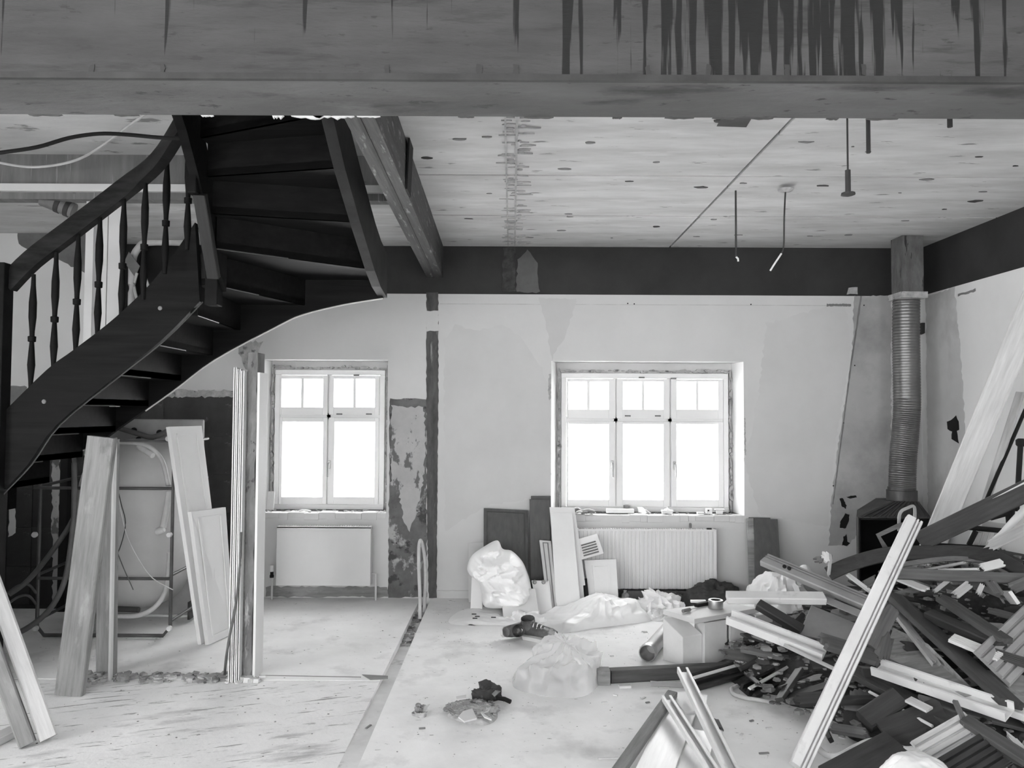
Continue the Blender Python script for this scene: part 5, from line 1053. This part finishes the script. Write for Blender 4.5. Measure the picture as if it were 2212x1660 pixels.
tag(MB().prism(sh2, (0,.01,-.02)).build('plaster_sheet', m_board), 'smooth grey sheet at the right edge under the broad steep plank', 'sheet')
q4 = [D(1726,1372,4.5), D(1838,1392,4.4), D(1850,1348,4.55), D(1753,1308,4.75)]
tag(MB().prism(q4, (0,.012,-.01)).build('curved_sheet', m_galv), 'smooth grey metal sheet propped left of the grooved trim', 'sheet')
P('white_channel', 'broken white plastic channel lying across the white blocks into the heap', D(1574,1340,4.45), D(1780,1420,4.15), .085, .05, (.1,-.55,.85), m_pvc, 'U')
P('channel_shard', 'torn grey shard hanging from the broken white channel', D(1612,1362,4.4), D(1680,1388,4.3), .05, .008, (0,-1,.2), m_mwood, jag=(.06,.08))
P('white_channel', 'long white plastic channel running to the lower right of the heap', (1893,1449,.1), (2182,1548,.12), .1, .045, (.1,-.6,.8), m_pvc, 'U')
P('white_channel', 'end of a white channel at the right edge of the picture', (2176,1536,.08), (2260,1566,.08), .06, .03, (.1,-.6,.8), m_pvc, 'U')
ck_ = thing('broken_frame_corner', 'broken wooden door-frame corner with jagged end in front of the grooved trim', 'frame', hp(1880,1430,.1))
for a, b, w, t, nr, jg in ((D(1936,1310,4.02), D(1888,1405,3.98), .06, .09, (-.8,-.5,.3), (.05,0)), (D(1765,1388,4.02), D(1898,1430,3.95), .075, .04, (.1,-.6,.8), (.05,.02)), (D(1912,1360,4.0), D(1895,1432,3.96), .1, .03, (.6,-.8,.1), (.06,.05))):
    M_, L = frame(a, b, nr); plankmb(L, w, t, 'box', jg).build('frame_member', m_mwood, ck_, mw=M_)
P('white_sill', 'white plastic sill strip lying level left of the heap', D(1570,1298,4.75), D(1780,1300,4.7), .085, .045, (0,-.35,.95), m_pvc)
P('perforated_strip', 'grey perforated metal strip bending down from the white sill strip', D(1778,1295,4.7), D(1868,1332,4.5), .06, .008, (.1,-.6,.8), m_galv)
P('dark_batten', 'dark batten propped between work board and metal sheet', D(1636,1312,4.65), D(1730,1368,4.5), .06, .05, (.1,-.7,.7), m_dwood)
P('rail_track', 'long black grooved rail with white edge lying behind the front profiles', fl(1496,1480,.03), fl(1715,1415,.05), .10, .03, (-.1,-.6,.8), m_track, 'track')
P('rail_track', 'shorter black grooved rail lying right of the longer one', fl(1612,1502,.02), fl(1750,1432,.04), .10, .04, (-.1,-.6,.8), m_track, 'track')
for a, b, lab in (((1499,1466),(1712,1404),'thin white strip along the longer black rail'), ((1618,1490),(1742,1420),'thin white strip along the shorter black rail')): P('white_strip', lab, fl(*a,.075), fl(*b,.09), .018, .008, (-.1,-.6,.8), m_pvc)
P('pale_lath', 'thin pale lath slanting under the broken white channel', D(1694,1396,4.2), D(1812,1452,4.0), .018, .012, CAMN, m_lwood)
# floor lumber and front profiles
P('floor_timber', 'squared timber lying level on the floor before the white blocks', fl(1318,1478)+V((0,.03,.0)), fl(1600,1463)+V((0,.03,0)), .075, .075, (0,0,1), m_mwood)
pb_ = fl(1306,1482); tag(MB().box(pb_.x-.04, pb_.x+.035, pb_.y, pb_.y+.08, 0, .085).build('carton_end', m_board, bevel=.004), 'small pale carton at the left end of the squared timber', 'carton')
P('pale_lath', 'short pale metal lath lying in front of the squared timber', fl(1405,1478,.03), fl(1482,1482,.03), .028, .01, (0,-.8,.6), m_galv)
P('wood_chip', 'small pale wood block on the floor in front of the squared timber', fl(1337,1487), fl(1362,1486), .03, .015, (0,0,1), m_pale, cat='wood scrap')
P('front_profile', 'white metal profile resting with one end on the squared timber', fl(1474,1455,.13), fl(1592,1700,.07), .06, .035, (.0,-.35,.95), m_pvc, 'U')
P('front_profile', 'second white metal profile lying left of the one on the timber', fl(1440,1515,.09), fl(1556,1700,.05), .05, .03, (.0,-.35,.95), m_pvc, 'U')
P('front_board', 'narrow grey board running to the lower edge at the left of the profiles', fl(1452,1505,.045), fl(1318,1700,.045), .055, .03, (0,-.2,1), m_board)
P('front_board', 'broad bright varnished board beside the narrow grey one', fl(1470,1540,.02), fl(1402,1700,.02), .16, .018, (.1,0,1), m_gloss)
P('front_board', 'bright broad board under the white profiles at the lower edge', fl(1510,1585,.0), fl(1478,1700,.0), .16, .016, (0,0,1), m_gloss)
tag(MB().prism([fl(1447,1503,.03), fl(1490,1498,.03), fl(1528,1507,.03), fl(1524,1538,.03), fl(1480,1545,.03)], (0,0,.012)).build('paper_sheet', m_cab), 'white sheet of card behind the front profiles', 'card')
for k, (x, y, l) in enumerate(((1548,1580,.07),(1556,1600,.05),(1545,1555,.05),(1570,1640,.08))): P('torn_bit', ('torn dark scrap right of the white profiles, rear one', 'torn dark scrap right of the white profiles, front one', 'small torn scrap beside the upper white profile', 'dark torn sliver at the lower end of the white profiles')[k], fl(x, y, .004), fl(x+12, y+26, .004), .03, .008, (.2,-.2,1), m_dwood if k % 2 else m_mwood, jag=(.03,.03), cat='wood scrap')
tag(MB().tube(smv([fl(1592,1482,.012), fl(1580,1489,.012), fl(1586,1501,.012), fl(1612,1509,.012), fl(1645,1514,.012), fl(1680,1521,.012)]), .012, 8).build('hose', m_hose, smooth=1), 'pale hose end curling on the floor before the shorter black rail', 'hose')
tag(MB().tube(smv([hp(1765,1614,.02), hp(1785,1632,.02), hp(1812,1634,.03), hp(1850,1614,.05), hp(1885,1601,.06), hp(1922,1606,.07), hp(1958,1620,.08), hp(2000,1611,.1), hp(2040,1592,.11), hp(2072,1575,.12)]), .014, 8).build('hose', m_hose, smooth=1), 'long pale flexible hose winding over the lower heap', 'hose')
# lower right
P('dark_plank', 'dark painted plank under the long white channel, running to the corner', (1832,1452,.07), (2225,1652,.13), .1, .03, (.1,-.55,.85), m_dwood)
P('pale_patch_board', 'short pale board end lying on the dark painted plank', (1962,1514,.13), (2008,1537,.13), .05, .012, (.1,-.55,.85), m_lwood)
P('thin_trim', 'thin bright trim running beside the dark painted plank', (1878,1497,.07), (2015,1572,.1), .012, .01, CAMN, m_pvc)
P('veneer_board', 'broad dark wood-grain board in the lower heap above the hose', (1915,1598,.05), (2052,1544,.08), .17, .02, (-.1,-.5,.85), m_dwood, jag=(0,.03))
P('veneer_board', 'broad dark board running to the lower edge left of the bag', fl(1796,1690,.03), fl(1940,1612,.12), .15, .02, (-.1,-.4,.9), m_dwood)
P('dark_block', 'dark square timber end sticking out of the lower heap', (1866,1566,.06), (1942,1516,.07), .1, .06, (-.1,-.6,.8), m_dwood, jag=(0,.0))
P('grooved_boards', 'pale tongue-and-groove boards leaning in the lower right corner', (1998,1640,.1), (2112,1574,.13), .16, .02, (.1,-.5,.85), m_lwood, 'rib')
P('grooved_boards', 'dark tongue-and-groove boards at the bottom right corner', (2050,1680,.1), (2172,1606,.13), .15, .02, (.1,-.5,.85), m_dwood, 'rib')
P('cross_stick', 'short grey stick laid across the long white channel', (2062,1518,.17), (2086,1572,.15), .022, .015, CAMN, m_mwood)
P('dark_plank', 'dark plank edge in the bottom right corner', (2085,1562,.15), (2250,1668,.15), .06, .03, CAMN, m_mwood)
P('pale_shard', 'pale splintered shard near the bottom right corner', (2172,1584,.16), (2232,1648,.16), .03, .012, CAMN, m_lwood, jag=(.06,.06))
P('wood_scrap', 'small dark wedge lying left of the lower heap', hp(1800,1578,.02), hp(1885,1592,.05), .04, .03, CAMN, m_mwood, jag=(.02,.04), cat='wood scrap')
P('wood_scrap', 'jagged pale splinter pointing left below the grooved trim', fl(1714,1475,.06), fl(1782,1462,.1), .03, .015, CAMN, m_lwood, jag=(.06,.03), cat='wood scrap')
P('torn_card', 'torn pale card beside the dark wood-grain board', (2032,1568,.12), (2066,1590,.12), .06, .006, CAMN, m_lwood, jag=(.05,.05), cat='card')
dome('dust_bag', 'smooth pale bag at the lower edge of the picture in the heap', 'bag', [fl(1868,1720,.12), fl(1884,1680,.12), fl(1930,1660,.12), fl(2010,1662,.12), fl(2080,1700,.12), fl(2100,1740,.12), fl(1980,1760,.12)], .14, fl(1975,1700,.12), m_plas, amp=.012, fs=4, z0=.1)
